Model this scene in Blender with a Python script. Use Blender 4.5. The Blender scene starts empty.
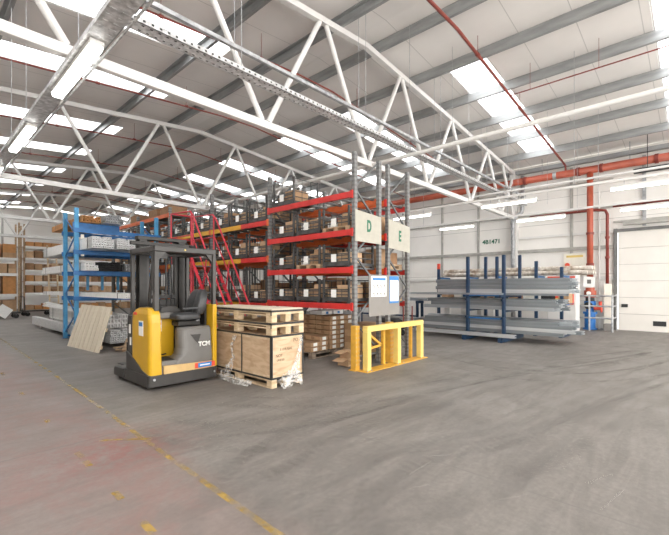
import bpy, bmesh, math, random
from mathutils import Vector, Matrix
rnd = random.Random(7)
sc = bpy.context.scene
col = sc.collection
V = Vector

# ------------------------------------------------------------------ materials
def new_mat(name):
    m = bpy.data.materials.new(name); m.use_nodes = True
    nt = m.node_tree
    return m, nt, nt.nodes['Principled BSDF'], nt.nodes, nt.links

def mat(name, c, rough=.6, metal=0., var=.12, scale=6., bump=0., c2=None, stretch=None, alpha=None, emit=None, es=1.):
    m, nt, b, N, L = new_mat(name)
    tc = N.new('ShaderNodeTexCoord'); mp = N.new('ShaderNodeMapping')
    if stretch: mp.inputs['Scale'].default_value = stretch
    no = N.new('ShaderNodeTexNoise'); no.inputs['Scale'].default_value = scale; no.inputs['Detail'].default_value = 5
    rp = N.new('ShaderNodeValToRGB')
    a = [max(0, v*(1-var)) for v in c]; z = [min(1, v*(1+var)) for v in (c2 or c)]
    rp.color_ramp.elements[0].position = .3; rp.color_ramp.elements[1].position = .7
    rp.color_ramp.elements[0].color = (*a, 1); rp.color_ramp.elements[1].color = (*z, 1)
    L.new(tc.outputs['Object'], mp.inputs[0]); L.new(mp.outputs[0], no.inputs['Vector'])
    L.new(no.outputs[0], rp.inputs[0]); L.new(rp.outputs[0], b.inputs['Base Color'])
    b.inputs['Roughness'].default_value = rough; b.inputs['Metallic'].default_value = metal
    if bump:
        bp = N.new('ShaderNodeBump'); bp.inputs['Strength'].default_value = bump; bp.inputs['Distance'].default_value = .02
        L.new(no.outputs[0], bp.inputs['Height']); L.new(bp.outputs[0], b.inputs['Normal'])
    if alpha is not None: b.inputs['Alpha'].default_value = alpha
    if emit:
        b.inputs['Emission Color'].default_value = (*emit, 1); b.inputs['Emission Strength'].default_value = es
    return m

M = {}
M['white_steel'] = mat('white_painted_steel', (.70,.69,.665), .45, 0, .05, 3)
M['chord'] = mat('white_truss_paint', (.66,.65,.63), .5, 0, .06, 4)
M['galv'] = mat('galvanised_steel', (.34,.345,.35), .5, .35, .25, 9, c2=(.42,.43,.44))
M['purlin'] = mat('galvanised_purlin', (.33,.34,.34), .5, .35, .2, 8, stretch=(1,.2,1))
M['section'] = mat('bright_galvanised_section', (.44,.48,.51), .4, .6, .2, 5, stretch=(2,.15,2))
M['section_light'] = mat('pale_galvanised_section', (.60,.63,.65), .35, .5, .15, 5, stretch=(2,.15,2))
M['section_dark'] = mat('dull_galvanised_section', (.27,.30,.32), .45, .6, .2, 5, stretch=(2,.15,2))
M['traymetal'] = mat('tray_zinc', (.50,.505,.50), .45, .35, .3, 14, c2=(.6,.6,.6))
M['alu'] = mat('mill_aluminium', (.68,.69,.69), .42, .35, .15, 20)
M['roofing'] = None
M['red_pipe'] = mat('red_sprinkler_paint', (.22,.04,.028), .5, 0, .15, 5)
M['orange_pipe'] = mat('orange_red_pipe_paint', (.40,.085,.045), .45, 0, .12, 4)
M['beam_red'] = mat('red_beam_paint', (.55,.03,.025), .45, 0, .15, 5)
M['beam_orange'] = mat('orange_beam_paint', (.66,.13,.03), .45, 0, .12, 5)
M['beam_yellow'] = mat('yellow_beam_paint', (.66,.36,.03), .45, 0, .15, 5)
M['upright'] = None
M['brace'] = mat('rack_brace_grey', (.13,.135,.135), .55, .3, .2, 8)
M['blue'] = mat('blue_rack_paint', (.028,.155,.40), .45, 0, .18, 6)
M['blue_light'] = mat('pale_blue_rack_paint', (.07,.31,.56), .45, 0, .15, 6)
M['blue_dark'] = mat('dark_blue_post_paint', (.012,.038,.085), .45, 0, .2, 6)
M['blacksteel'] = mat('black_stillage_steel', (.035,.036,.037), .55, .3, .3, 9)
M['cage'] = mat('dark_stillage_steel', (.075,.075,.073), .5, .3, .35, 12)
M['rollwrap'] = mat('patchy_roll_wrapping', (.30,.22,.15), .7, 0, .1, 7, c2=(.72,.68,.62))
M['card'] = mat('brown_cardboard', (.43,.27,.15), .85, 0, .14, 7, bump=.1)
M['card2'] = mat('pale_cardboard', (.56,.37,.22), .85, 0, .12, 7, bump=.1)
M['card3'] = mat('dark_cardboard', (.30,.17,.09), .85, 0, .15, 7)
M['card_orange'] = mat('orange_brown_cardboard', (.52,.25,.09), .8, 0, .15, 5)
M['paper'] = mat('white_paper', (.85,.85,.82), .8, 0, .03, 8)
M['pwhite'] = mat('cream_paper', (.83,.80,.70), .8, 0, .03, 8)
M['pyellow'] = mat('yellow_guard_paint', (.74,.56,.17), .5, 0, .10, 5, bump=.05)
M['porange'] = mat('amber_guard_paint', (.66,.36,.045), .55, 0, .14, 9)
M['truck_yellow'] = mat('truck_yellow_paint', (.57,.33,.012), .32, 0, .06, 3)
M['truck_grey'] = mat('truck_dark_paint', (.045,.042,.039), .42, .1, .12, 6)
M['truck_mid'] = mat('truck_grey_moulding', (.155,.148,.138), .5, 0, .1, 5)
M['mast'] = mat('truck_mast_steel', (.03,.028,.026), .45, .3, .25, 8)
M['vinyl'] = mat('black_seat_vinyl', (.045,.046,.048), .45, 0, .15, 30, bump=.1)
M['rubber'] = mat('black_rubber', (.022,.022,.022), .75, 0, .2, 20)
M['tan'] = mat('tan_strip', (.60,.40,.17), .55, 0, .12, 6)
M['sred'] = mat('sticker_red', (.72,.08,.04), .5, 0, .05, 6)
M['sblue'] = mat('sticker_blue', (.03,.20,.52), .5, 0, .05, 6)
M['sgreen'] = mat('stencil_green', (.03,.15,.09), .7, 0, .2, 12)
M['ink'] = mat('faded_stencil_ink', (.17,.11,.06), .9, 0, .4, 30)
M['strap'] = mat('black_strapping', (.03,.028,.026), .6, 0, .1, 8)
M['signboard'] = mat('cream_board', (.41,.39,.33), .7, 0, .06, 9)
M['greyboard'] = mat('grey_board', (.24,.225,.21), .6, 0, .05, 5)
M['stepred'] = mat('red_step_paint', (.58,.035,.055), .45, 0, .12, 5)
M['film'] = None
M['wrap'] = mat('white_wrapping', (.88,.88,.86), .5, 0, .08, 12, bump=.3)
M['dark'] = mat('dark_void', (.03,.03,.03), .8, 0, .2, 8)
M['doorpanel'] = mat('white_door_panel', (.73,.70,.65), .5, 0, .03, 2)
M['rail'] = mat('grey_sheeting_rail', (.40,.39,.36), .5, .3, .15, 5)
M['doorseal'] = mat('grey_door_track', (.16,.16,.155), .6, .2, .15, 5)
M['blue_item'] = mat('blue_plastic', (.02,.16,.48), .45, 0, .1, 6)

def wood(name, c1, c2, stretch, scale=3.):
    m, nt, b, N, L = new_mat(name)
    tc = N.new('ShaderNodeTexCoord'); mp = N.new('ShaderNodeMapping'); mp.inputs['Scale'].default_value = stretch
    n1 = N.new('ShaderNodeTexNoise'); n1.inputs['Scale'].default_value = scale; n1.inputs['Detail'].default_value = 6; n1.inputs['Distortion'].default_value = .8
    rp = N.new('ShaderNodeValToRGB'); rp.color_ramp.elements[0].color = (*c1,1); rp.color_ramp.elements[1].color = (*c2,1)
    rp.color_ramp.elements[0].position = .35; rp.color_ramp.elements[1].position = .62
    L.new(tc.outputs['Object'], mp.inputs[0]); L.new(mp.outputs[0], n1.inputs['Vector'])
    L.new(n1.outputs[0], rp.inputs[0]); L.new(rp.outputs[0], b.inputs['Base Color'])
    b.inputs['Roughness'].default_value = .75
    return m
M['ply'] = wood('crate_plywood', (.46,.31,.185), (.60,.44,.29), (1.2,1.2,4))
M['pale_ply'] = wood('pale_plank', (.60,.52,.40), (.70,.63,.50), (.3,8,.4))
M['pine'] = wood('pale_pine', (.50,.37,.22), (.66,.52,.35), (2,2,8))
M['pallet'] = wood('pallet_timber', (.30,.20,.12), (.50,.36,.22), (2,2,6))
M['oldpallet'] = wood('aged_pallet_timber', (.14,.11,.08), (.27,.21,.16), (2,2,6))

# rack upright: galvanised strip with rows of dark slots
def upright_mat():
    m, nt, b, N, L = new_mat('slotted_rack_upright')
    tc = N.new('ShaderNodeTexCoord'); sp = N.new('ShaderNodeSeparateXYZ'); L.new(tc.outputs['Object'], sp.inputs[0])
    mo = N.new('ShaderNodeMath'); mo.operation = 'MODULO'; mo.inputs[1].default_value = .08; L.new(sp.outputs['Z'], mo.inputs[0])
    ab = N.new('ShaderNodeMath'); ab.operation = 'ABSOLUTE'; L.new(mo.outputs[0], ab.inputs[0])
    lt = N.new('ShaderNodeMath'); lt.operation = 'LESS_THAN'; lt.inputs[1].default_value = .035; L.new(ab.outputs[0], lt.inputs[0])
    no = N.new('ShaderNodeTexNoise'); no.inputs['Scale'].default_value = 9; L.new(tc.outputs['Object'], no.inputs['Vector'])
    rp = N.new('ShaderNodeValToRGB'); rp.color_ramp.elements[0].color = (.17,.172,.17,1); rp.color_ramp.elements[1].color = (.25,.25,.245,1)
    L.new(no.outputs[0], rp.inputs[0])
    mx = N.new('ShaderNodeMix'); mx.data_type = 'RGBA'; L.new(lt.outputs[0], mx.inputs[0])
    L.new(rp.outputs[0], mx.inputs[6]); mx.inputs[7].default_value = (.15,.15,.148,1)
    L.new(mx.outputs[2], b.inputs['Base Color']); b.inputs['Roughness'].default_value = .5; b.inputs['Metallic'].default_value = .3
    return m
M['upright'] = upright_mat()

def line_mat(name, base, axis, pitch, width, dark, rough=.6, noise=.05, nscale=.8):
    """panel sheet with fine joints every `pitch` metres on one axis"""
    m, nt, b, N, L = new_mat(name)
    tc = N.new('ShaderNodeTexCoord'); sp = N.new('ShaderNodeSeparateXYZ'); L.new(tc.outputs['Object'], sp.inputs[0])
    ad = N.new('ShaderNodeMath'); ad.operation = 'ADD'; ad.inputs[1].default_value = 100*pitch; L.new(sp.outputs[axis], ad.inputs[0])
    mo = N.new('ShaderNodeMath'); mo.operation = 'MODULO'; mo.inputs[1].default_value = pitch; L.new(ad.outputs[0], mo.inputs[0])
    lt = N.new('ShaderNodeMath'); lt.operation = 'LESS_THAN'; lt.inputs[1].default_value = width; L.new(mo.outputs[0], lt.inputs[0])
    no = N.new('ShaderNodeTexNoise'); no.inputs['Scale'].default_value = nscale; no.inputs['Detail'].default_value = 6
    L.new(tc.outputs['Object'], no.inputs['Vector'])
    rp = N.new('ShaderNodeValToRGB'); rp.color_ramp.elements[0].position = .3; rp.color_ramp.elements[1].position = .7
    rp.color_ramp.elements[0].color = (*[v*(1-noise) for v in base],1); rp.color_ramp.elements[1].color = (*[v*(1+noise) for v in base],1)
    L.new(no.outputs[0], rp.inputs[0])
    mx = N.new('ShaderNodeMix'); mx.data_type = 'RGBA'; L.new(lt.outputs[0], mx.inputs[0])
    L.new(rp.outputs[0], mx.inputs[6]); mx.inputs[7].default_value = (*dark,1)
    L.new(mx.outputs[2], b.inputs['Base Color']); b.inputs['Roughness'].default_value = rough
    return m
M['roofing'] = line_mat('roof_lining_sheet', (.80,.775,.745), 'Y', 1.02, .018, (.58,.565,.54))
M['cladding'] = line_mat('white_wall_cladding', (.80,.78,.74), 'Z', .98, .02, (.50,.49,.46))
M['cladding_end'] = line_mat('white_end_cladding', (.85,.84,.81), 'Z', .98, .02, (.60,.59,.57))

def skylight_mat():
    m, nt, b, N, L = new_mat('translucent_rooflight')
    N.remove(b); out = N['Material Output']
    tr = N.new('ShaderNodeBsdfTransparent'); tr.inputs[0].default_value = (.97,.98,1,1)
    tl = N.new('ShaderNodeBsdfTranslucent'); tl.inputs[0].default_value = (.9,.92,.95,1)
    tc = N.new('ShaderNodeTexCoord'); wv = N.new('ShaderNodeTexWave'); wv.bands_direction = 'Y'; wv.inputs['Scale'].default_value = 4
    L.new(tc.outputs['Object'], wv.inputs['Vector'])
    mr = N.new('ShaderNodeMapRange'); mr.inputs[3].default_value = .25; mr.inputs[4].default_value = .4; L.new(wv.outputs['Fac'], mr.inputs[0])
    mx = N.new('ShaderNodeMixShader'); L.new(mr.outputs[0], mx.inputs[0]); L.new(tr.outputs[0], mx.inputs[1]); L.new(tl.outputs[0], mx.inputs[2])
    L.new(mx.outputs[0], out.inputs[0])
    return m
M['rooflight'] = skylight_mat()

def film_mat():
    m, nt, b, N, L = new_mat('clear_plastic_film')
    b.inputs['Base Color'].default_value = (.85,.85,.83,1); b.inputs['Roughness'].default_value = .25
    tc = N.new('ShaderNodeTexCoord'); no = N.new('ShaderNodeTexNoise'); no.inputs['Scale'].default_value = 18; no.inputs['Detail'].default_value = 4
    L.new(tc.outputs['Object'], no.inputs['Vector'])
    mr = N.new('ShaderNodeMapRange'); mr.inputs[1].default_value = .4; mr.inputs[2].default_value = .65; mr.inputs[3].default_value = .08; mr.inputs[4].default_value = .62
    L.new(no.outputs[0], mr.inputs[0]); L.new(mr.outputs[0], b.inputs['Alpha'])
    return m
M['film'] = film_mat()

def stain_mat(name, c, lo, hi, amax, scale, stretch=(1,1,1), tread=0.):
    m, nt, b, N, L = new_mat(name)
    b.inputs['Base Color'].default_value = (*c,1); b.inputs['Roughness'].default_value = .75
    tc = N.new('ShaderNodeTexCoord'); mp = N.new('ShaderNodeMapping'); mp.inputs['Scale'].default_value = stretch
    no = N.new('ShaderNodeTexNoise'); no.inputs['Scale'].default_value = scale; no.inputs['Detail'].default_value = 8; no.inputs['Roughness'].default_value = .65
    L.new(tc.outputs['Object'], mp.inputs[0]); L.new(mp.outputs[0], no.inputs['Vector'])
    mr = N.new('ShaderNodeMapRange'); mr.inputs[1].default_value = lo; mr.inputs[2].default_value = hi; mr.inputs[3].default_value = 0; mr.inputs[4].default_value = amax
    L.new(no.outputs[0], mr.inputs[0]); last = mr.outputs[0]
    if tread:
        wv = N.new('ShaderNodeTexWave'); wv.inputs['Scale'].default_value = tread; wv.inputs['Distortion'].default_value = 1.
        L.new(tc.outputs['UV'], wv.inputs['Vector'])
        mr2 = N.new('ShaderNodeMapRange'); mr2.inputs[3].default_value = .35; mr2.inputs[4].default_value = 1.; L.new(wv.outputs['Fac'], mr2.inputs[0])
        mu = N.new('ShaderNodeMath'); mu.operation = 'MULTIPLY'; L.new(last, mu.inputs[0]); L.new(mr2.outputs[0], mu.inputs[1]); last = mu.outputs[0]
        sp = N.new('ShaderNodeSeparateXYZ'); L.new(tc.outputs['UV'], sp.inputs[0])     # soft edges across the mark
        a = N.new('ShaderNodeMath'); a.operation = 'PINGPONG'; a.inputs[1].default_value = .5; L.new(sp.outputs['Y'], a.inputs[0])
        m2 = N.new('ShaderNodeMath'); m2.operation = 'MULTIPLY'; m2.use_clamp = True; m2.inputs[1].default_value = 3.5; L.new(a.outputs[0], m2.inputs[0])
        m3 = N.new('ShaderNodeMath'); m3.operation = 'MULTIPLY'; L.new(last, m3.inputs[0]); L.new(m2.outputs[0], m3.inputs[1]); last = m3.outputs[0]
    L.new(last, b.inputs['Alpha'])
    return m
M['linepaint'] = stain_mat('worn_yellow_line_paint', (.47,.31,.075), .42, .62, .75, 5.)
M['tyre'] = stain_mat('tyre_rubber_marks', (.13,.118,.108), .36, .72, .30, 1.1, tread=6.)
M['tyre_soft'] = stain_mat('broad_tyre_scuffs', (.13,.12,.11), .34, .76, .34, 1.6, tread=3.5)
M['scuff'] = stain_mat('pale_floor_scuff', (.42,.39,.36), .40, .75, .55, 4., tread=.5)

def floor_mat():
    m, nt, b, N, L = new_mat('worn_concrete_floor')
    tc = N.new('ShaderNodeTexCoord')
    def noise(s, d=8, r=.6, dist=0, st=(1,1,1), off=(0,0,0)):
        mp = N.new('ShaderNodeMapping'); mp.inputs['Scale'].default_value = st; mp.inputs['Location'].default_value = off
        n = N.new('ShaderNodeTexNoise'); n.inputs['Scale'].default_value = s; n.inputs['Detail'].default_value = d
        n.inputs['Roughness'].default_value = r; n.inputs['Distortion'].default_value = dist
        L.new(tc.outputs['Object'], mp.inputs[0]); L.new(mp.outputs[0], n.inputs['Vector']); return n.outputs[0]
    def ramp(x, *st):
        r = N.new('ShaderNodeValToRGB'); e = r.color_ramp.elements
        while len(e) < len(st): e.new(.5)
        for k, (p, c) in enumerate(st): e[k].position = p; e[k].color = (*c,1) if len(c) == 3 else c
        L.new(x, r.inputs[0]); return r.outputs[0]
    def mix(f, a, c, mode='MIX'):
        mx = N.new('ShaderNodeMix'); mx.data_type = 'RGBA'; mx.blend_type = mode
        if isinstance(f, float): mx.inputs[0].default_value = f
        else: L.new(f, mx.inputs[0])
        L.new(a, mx.inputs[6])
        if isinstance(c, tuple): mx.inputs[7].default_value = (*c,1)
        else: L.new(c, mx.inputs[7])
        return mx.outputs[2]
    g = lambda v: (v, v, v)
    base = ramp(noise(.7, 10, .65, .6), (.3, (.160,.145,.131)), (.55, (.210,.192,.175)), (.75, (.268,.247,.226)))
    fine = ramp(noise(22, 6, .7), (.3, g(.82)), (.7, g(1.1)))
    c = mix(1., base, fine, 'MULTIPLY')
    streak = ramp(noise(1.6, 8, .7, 1.2, (.35,2.2,1)), (.40, g(.74)), (.62, g(1.06)))
    c = mix(.7, c, streak, 'MULTIPLY')
    sp = N.new('ShaderNodeSeparateXYZ'); L.new(tc.outputs['Object'], sp.inputs[0])
    # old red walkway paint, mostly worn away, left of the yellow line
    lane = N.new('ShaderNodeMapRange'); lane.inputs[1].default_value = 1.75; lane.inputs[2].default_value = 1.35
    L.new(sp.outputs['X'], lane.inputs[0])
    red = ramp(noise(1.6, 12, .78, .4), (.46, g(0)), (.66, g(.7)))
    mm = N.new('ShaderNodeMath'); mm.operation = 'MULTIPLY'; L.new(lane.outputs[0], mm.inputs[0]); L.new(red, mm.inputs[1])
    c = mix(mm.outputs[0], c, (.23,.10,.085))
    tint = N.new('ShaderNodeMath'); tint.operation = 'MULTIPLY'; tint.inputs[1].default_value = .30; L.new(lane.outputs[0], tint.inputs[0])
    c = mix(tint.outputs[0], c, (.30,.205,.185))
    # one strong red patch beside the line
    vp = N.new('ShaderNodeVectorMath'); vp.operation = 'DISTANCE'; vp.inputs[1].default_value = (1.32, 3.95, 0); L.new(tc.outputs['Object'], vp.inputs[0])
    pr = N.new('ShaderNodeMapRange'); pr.inputs[1].default_value = .9; pr.inputs[2].default_value = .1; L.new(vp.outputs['Value'], pr.inputs[0])
    pn = ramp(noise(7, 10, .8), (.42, g(0)), (.60, g(.7)))
    pm = N.new('ShaderNodeMath'); pm.operation = 'MULTIPLY'; L.new(pr.outputs[0], pm.inputs[0]); L.new(pn, pm.inputs[1])
    c = mix(pm.outputs[0], c, (.25,.075,.065))
    # slab joints
    for ax, off in (('Y', 4.4), ('X', 3.1)):
        ad = N.new('ShaderNodeMath'); ad.operation = 'ADD'; ad.inputs[1].default_value = 60-off; L.new(sp.outputs[ax], ad.inputs[0])
        mo = N.new('ShaderNodeMath'); mo.operation = 'MODULO'; mo.inputs[1].default_value = 6; L.new(ad.outputs[0], mo.inputs[0])
        lt = N.new('ShaderNodeMath'); lt.operation = 'LESS_THAN'; lt.inputs[1].default_value = .009; L.new(mo.outputs[0], lt.inputs[0])
        c = mix(lt.outputs[0], c, (.14,.13,.12))
    L.new(c, b.inputs['Base Color'])
    rr = N.new('ShaderNodeMapRange'); rr.inputs[3].default_value = .42; rr.inputs[4].default_value = .7; L.new(noise(2.5), rr.inputs[0])
    L.new(rr.outputs[0], b.inputs['Roughness'])
    bp = N.new('ShaderNodeBump'); bp.inputs['Strength'].default_value = .12; bp.inputs['Distance'].default_value = .01
    L.new(noise(14), bp.inputs['Height']); L.new(bp.outputs[0], b.inputs['Normal'])
    return m
M['floor'] = floor_mat()
M['tube_light'] = mat('lit_fluorescent_tube', (.95,.95,.95), .4, 0, .01, 3, emit=(1,.99,.95), es=5.0)

# ------------------------------------------------------------------ building helpers
ABS = {}   # object name -> absolute origin of the thing it belongs to
def origin(o): return ABS.get(o.name, V((0,0,0)))

class MB:
    def __init__(s): s.v = []; s.f = []; s.uv = None
    def add(s, vs, fs):
        n = len(s.v); s.v += [tuple(v) for v in vs]; s.f += [tuple(i+n for i in f) for f in fs]; return s
    def box(s, x0, x1, y0, y1, z0, z1):
        if x0 > x1: x0, x1 = x1, x0
        if y0 > y1: y0, y1 = y1, y0
        if z0 > z1: z0, z1 = z1, z0
        return s.add([(x0,y0,z0),(x1,y0,z0),(x1,y1,z0),(x0,y1,z0),(x0,y0,z1),(x1,y0,z1),(x1,y1,z1),(x0,y1,z1)],
              [(0,3,2,1),(4,5,6,7),(0,1,5,4),(1,2,6,5),(2,3,7,6),(3,0,4,7)])
    def bar(s, p, q, w, h=None, up=(0,0,1)):
        h = h or w; p = V(p); q = V(q); d = (q-p).normalized(); u = V(up)
        if abs(d.dot(u)) > .99: u = V((1,0,0))
        a = d.cross(u).normalized(); b = a.cross(d).normalized()
        vs = [c + a*i*w/2 + b*j*h/2 for c in (p, q) for i, j in ((-1,-1),(1,-1),(1,1),(-1,1))]
        return s.add(vs, [(3,2,1,0),(4,5,6,7),(0,1,5,4),(1,2,6,5),(2,3,7,6),(3,0,4,7)])
    def tube(s, p, q, r, n=10, r2=None):
        p = V(p); q = V(q); d = (q-p).normalized(); u = V((0,0,1)) if abs(d.z) < .95 else V((1,0,0))
        a = d.cross(u).normalized(); b = a.cross(d); r2 = r if r2 is None else r2; vs = []
        for c, rr in ((p, r), (q, r2)):
            for k in range(n):
                t = 2*math.pi*k/n; vs.append(c + (a*math.cos(t)+b*math.sin(t))*rr)
        fs = [(k, (k+1)%n, n+(k+1)%n, n+k) for k in range(n)] + [tuple(range(n-1,-1,-1)), tuple(range(n,2*n))]
        return s.add(vs, fs)
    def path(s, pts, r, n=8):
        pts = [V(p) for p in pts]; rings = []; m = len(pts)
        for i, p in enumerate(pts):
            d = ((pts[min(i+1,m-1)]-p).normalized() + (p-pts[max(i-1,0)]).normalized())
            d.normalize(); u = V((0,0,1)) if abs(d.z) < .95 else V((1,0,0))
            if i and abs(d.z) < .95 and rings and False: pass
            a = d.cross(u).normalized(); b = a.cross(d)
            if rings:                                   # keep the frame from twisting
                pa = rings[-1][1]; a = (pa - d*pa.dot(d)).normalized(); b = a.cross(d)
            rings.append((p, a, b))
        vs = [p + (a*math.cos(2*math.pi*k/n)+b*math.sin(2*math.pi*k/n))*r for p, a, b in rings for k in range(n)]
        fs = [(i*n+k, i*n+(k+1)%n, (i+1)*n+(k+1)%n, (i+1)*n+k) for i in range(m-1) for k in range(n)]
        fs += [tuple(range(n-1,-1,-1)), tuple(range((m-1)*n, m*n))]
        return s.add(vs, fs)
    def prism(s, poly, axis, a, b):
        """poly: 2-D outline in the two other axes (cyclic order x,y,z)"""
        def P(u, v, t): return {'x': (t,u,v), 'y': (u,t,v), 'z': (u,v,t)}[axis]
        n = len(poly); vs = [P(u,v,a) for u,v in poly] + [P(u,v,b) for u,v in poly]
        return s.add(vs, [tuple(range(n-1,-1,-1)), tuple(range(n,2*n))] + [(k,(k+1)%n,n+(k+1)%n,n+k) for k in range(n)])
    def loft(s, rings):
        n = len(rings[0]); vs = [v for r in rings for v in r]; m = len(rings)
        return s.add(vs, [(i*n+k, i*n+(k+1)%n, (i+1)*n+(k+1)%n, (i+1)*n+k) for i in range(m-1) for k in range(n)]
                     + [tuple(range(n-1,-1,-1)), tuple(range((m-1)*n, m*n))])
    def build(s, name, m, parent=None, local=False, bevel=0, smooth=False, sub=0):
        me = bpy.data.meshes.new(name)
        if parent is not None:
            off = V((0,0,0)) if local else origin(parent)
        else:
            xs = [v[0] for v in s.v]; ys = [v[1] for v in s.v]; zs = [v[2] for v in s.v]
            off = V(((min(xs)+max(xs))/2, (min(ys)+max(ys))/2, min(zs)))
        me.from_pydata([tuple(V(v)-off) for v in s.v], [], s.f)
        if s.uv:
            ul = me.uv_layers.new(name='UVMap')
            for lp in me.loops: ul.data[lp.index].uv = s.uv[lp.vertex_index]
        bm = bmesh.new(); bm.from_mesh(me); bmesh.ops.recalc_face_normals(bm, faces=bm.faces); bm.to_mesh(me); bm.free()
        me.materials.append(m if not isinstance(m, str) else M[m])
        if smooth: me.polygons.foreach_set('use_smooth', [True]*len(me.polygons))
        o = bpy.data.objects.new(name, me); col.objects.link(o)
        if parent is not None: o.parent = parent; ABS[o.name] = origin(parent)
        else: o.location = off; ABS[o.name] = off
        if bevel:
            b = o.modifiers.new('bevel', 'BEVEL'); b.width = bevel; b.segments = 2; b.limit_method = 'ANGLE'
        if sub:
            b = o.modifiers.new('sub', 'SUBSURF'); b.levels = sub; b.render_levels = sub
        return o

def tag(o, label=None, cat=None, group=None, kind=None):
    if label: o['label'] = label
    if cat: o['category'] = cat
    if group: o['group'] = group
    if kind: o['kind'] = kind
    return o
def thing(name, label, cat, loc=(0,0,0), rz=0, group=None):
    o = bpy.data.objects.new(name, None); col.objects.link(o); o.empty_display_size = .1
    o.location = loc; o.rotation_euler = (0,0,rz); ABS[o.name] = V(loc)
    return tag(o, label, cat, group)
def B(*a): return MB().box(*a)
KIDS = {}
def copy_tree(o, parent=None):
    c = o.copy(); col.objects.link(c)
    if parent is not None: c.parent = parent
    for ch in o.children: copy_tree(ch, c)
    return c
def place(proto, used, loc, rz=0, label=None, group=None, cat=None):
    o = proto if not used else copy_tree(proto)
    o.location = loc; o.rotation_euler = (0,0,rz)
    tag(o, label, cat, group); return o
def text(body, size, origin_, right, up, m, parent, name='lettering', depth=.002, bold=0., xs=1.):
    cu = bpy.data.curves.new('t', 'FONT'); cu.body = body; cu.size = size; cu.extrude = depth; cu.offset = bold
    cu.align_x = 'CENTER'; cu.align_y = 'CENTER'
    cu.size = size; t = bpy.data.objects.new('t', cu); col.objects.link(t)
    bpy.context.view_layer.update()
    me = bpy.data.meshes.new_from_object(t.evaluated_get(bpy.context.evaluated_depsgraph_get()))
    bpy.data.objects.remove(t); bpy.data.curves.remove(cu)
    r = V(right).normalized(); u = V(up).normalized(); n = r.cross(u)
    off = origin(parent)
    for v in me.vertices: v.co = V(origin_) + r*v.co.x*xs + u*v.co.y + n*v.co.z - off
    me.materials.clear(); me.materials.append(M[m])
    o = bpy.data.objects.new(name, me); col.objects.link(o); o.parent = parent; return o
ORD = ['first','second','third','fourth','fifth','sixth','seventh','eighth','ninth','tenth','eleventh','twelfth','thirteenth','fourteenth']

# ------------------------------------------------------------------ setting: floor, walls, roof
XL, XR, YB, YF, RX = -2.95, 16.95, -6.5, 34.6, 7.0
def zc(x): return 6.90 - .087*abs(x-RX)         # centre line of the truss top chord
def zr(x): return zc(x) + .31                   # underside of the roof sheet
fl = tag(B(XL-.3, XR+.3, YB-.2, YF+.3, -.12, 0).build('floor', 'floor'), kind='structure')
fl.data.transform(Matrix.Translation(fl.location)); fl.location = (0,0,0); ABS[fl.name] = V((0,0,0))

def ribbon(pts, w, name, m, z):
    pts = [V((p[0], p[1], 0)) for p in pts]; mb = MB(); uv = []; L = 0
    for i, p in enumerate(pts):
        d = (pts[min(i+1,len(pts)-1)] - pts[max(i-1,0)]).normalized(); a = V((-d.y, d.x, 0))
        if i: L += (p-pts[i-1]).length
        mb.v += [tuple(p-a*w/2+V((0,0,z))), tuple(p+a*w/2+V((0,0,z)))]; uv += [(L,0),(L,1)]
        if i: k = 2*i; mb.f.append((k-2,k,k+1,k-1))
    mb.uv = uv
    return mb.build(name, m, fl)
def smooth(pts, n=8):
    P = [V((*p,0)) for p in pts]; out = []
    for i in range(len(P)-1):
        a, b, c, d = P[max(i-1,0)], P[i], P[i+1], P[min(i+2,len(P)-1)]
        for k in range(n):
            t = k/n
            out.append(.5*((2*b)+(c-a)*t+(2*a-5*b+4*c-d)*t*t+(3*b-a-3*c+d)*t**3))
    out.append(P[-1]); return [(p.x,p.y) for p in out]
# worn yellow lines of the walkway
ribbon([(1.52,-1),(1.54,2),(1.60,4),(1.66,5.5),(1.74,8),(1.88,14),(1.97,20)], .05, 'painted_line', 'linepaint', .0012)
for y0, y1 in ((2.45,2.62),(3.0,3.15),(3.75,4.15),(5.2,5.45),(6.9,7.2),(8.6,9.0)):
    ribbon([(.98+.02*y0,y0),(.98+.02*y1,y1)], .05, 'painted_line', 'linepaint', .0012)
ribbon([(1.30,4.30),(1.66,3.98)], .05, 'painted_line', 'linepaint', .0016)
# tyre marks sweeping from the foreground to the roller door
import itertools
F_, CY_, H_ = 396., 287., 1.5
A_ = math.radians(47.4); S_, C_ = math.sin(A_), math.cos(A_)
def gp(x, y):   # where a spot seen on the floor lies on the slab
    r = (x-334.5)/F_; u = (CY_-y)/F_; t = -H_/u; return ((S_+C_*r)*t, (C_-S_*r)*t)
marks = [
 ([(322,540),(330,500),(345,468),(372,450),(430,440),(500,428),(570,402),(630,380),(690,360)], .26, 'tyre'),
 ([(350,540),(352,505),(370,478),(402,458),(450,446),(520,432),(580,408),(640,386),(700,372)], .22, 'tyre'),
 ([(250,470),(300,450),(350,425),(420,405),(480,388),(545,373),(610,362),(680,350)], .24, 'tyre'),
 ([(200,430),(270,425),(340,412),(400,395),(470,380),(540,368),(600,360),(660,350)], .30, 'tyre_soft'),
 ([(225,400),(300,402),(370,396),(440,384),(500,372),(560,362),(640,352),(690,344)], .28, 'tyre'),
 ([(430,352),(480,362),(530,368),(590,370),(640,362),(680,348)], .24, 'tyre'),
 ([(440,360),(500,374),(560,378),(620,376),(680,366)], .24, 'tyre_soft'),
 ([(420,345),(470,352),(540,358),(600,352),(650,343),(680,338)], .22, 'tyre'),
 ([(420,400),(330,425),(270,460),(240,500),(228,545)], .22, 'tyre_soft'),
 ([(500,470),(560,440),(620,410),(690,385)], .30, 'tyre_soft'),
 ([(150,425),(220,440),(300,438),(370,420),(440,400)], .20, 'tyre_soft'),
]
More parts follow.
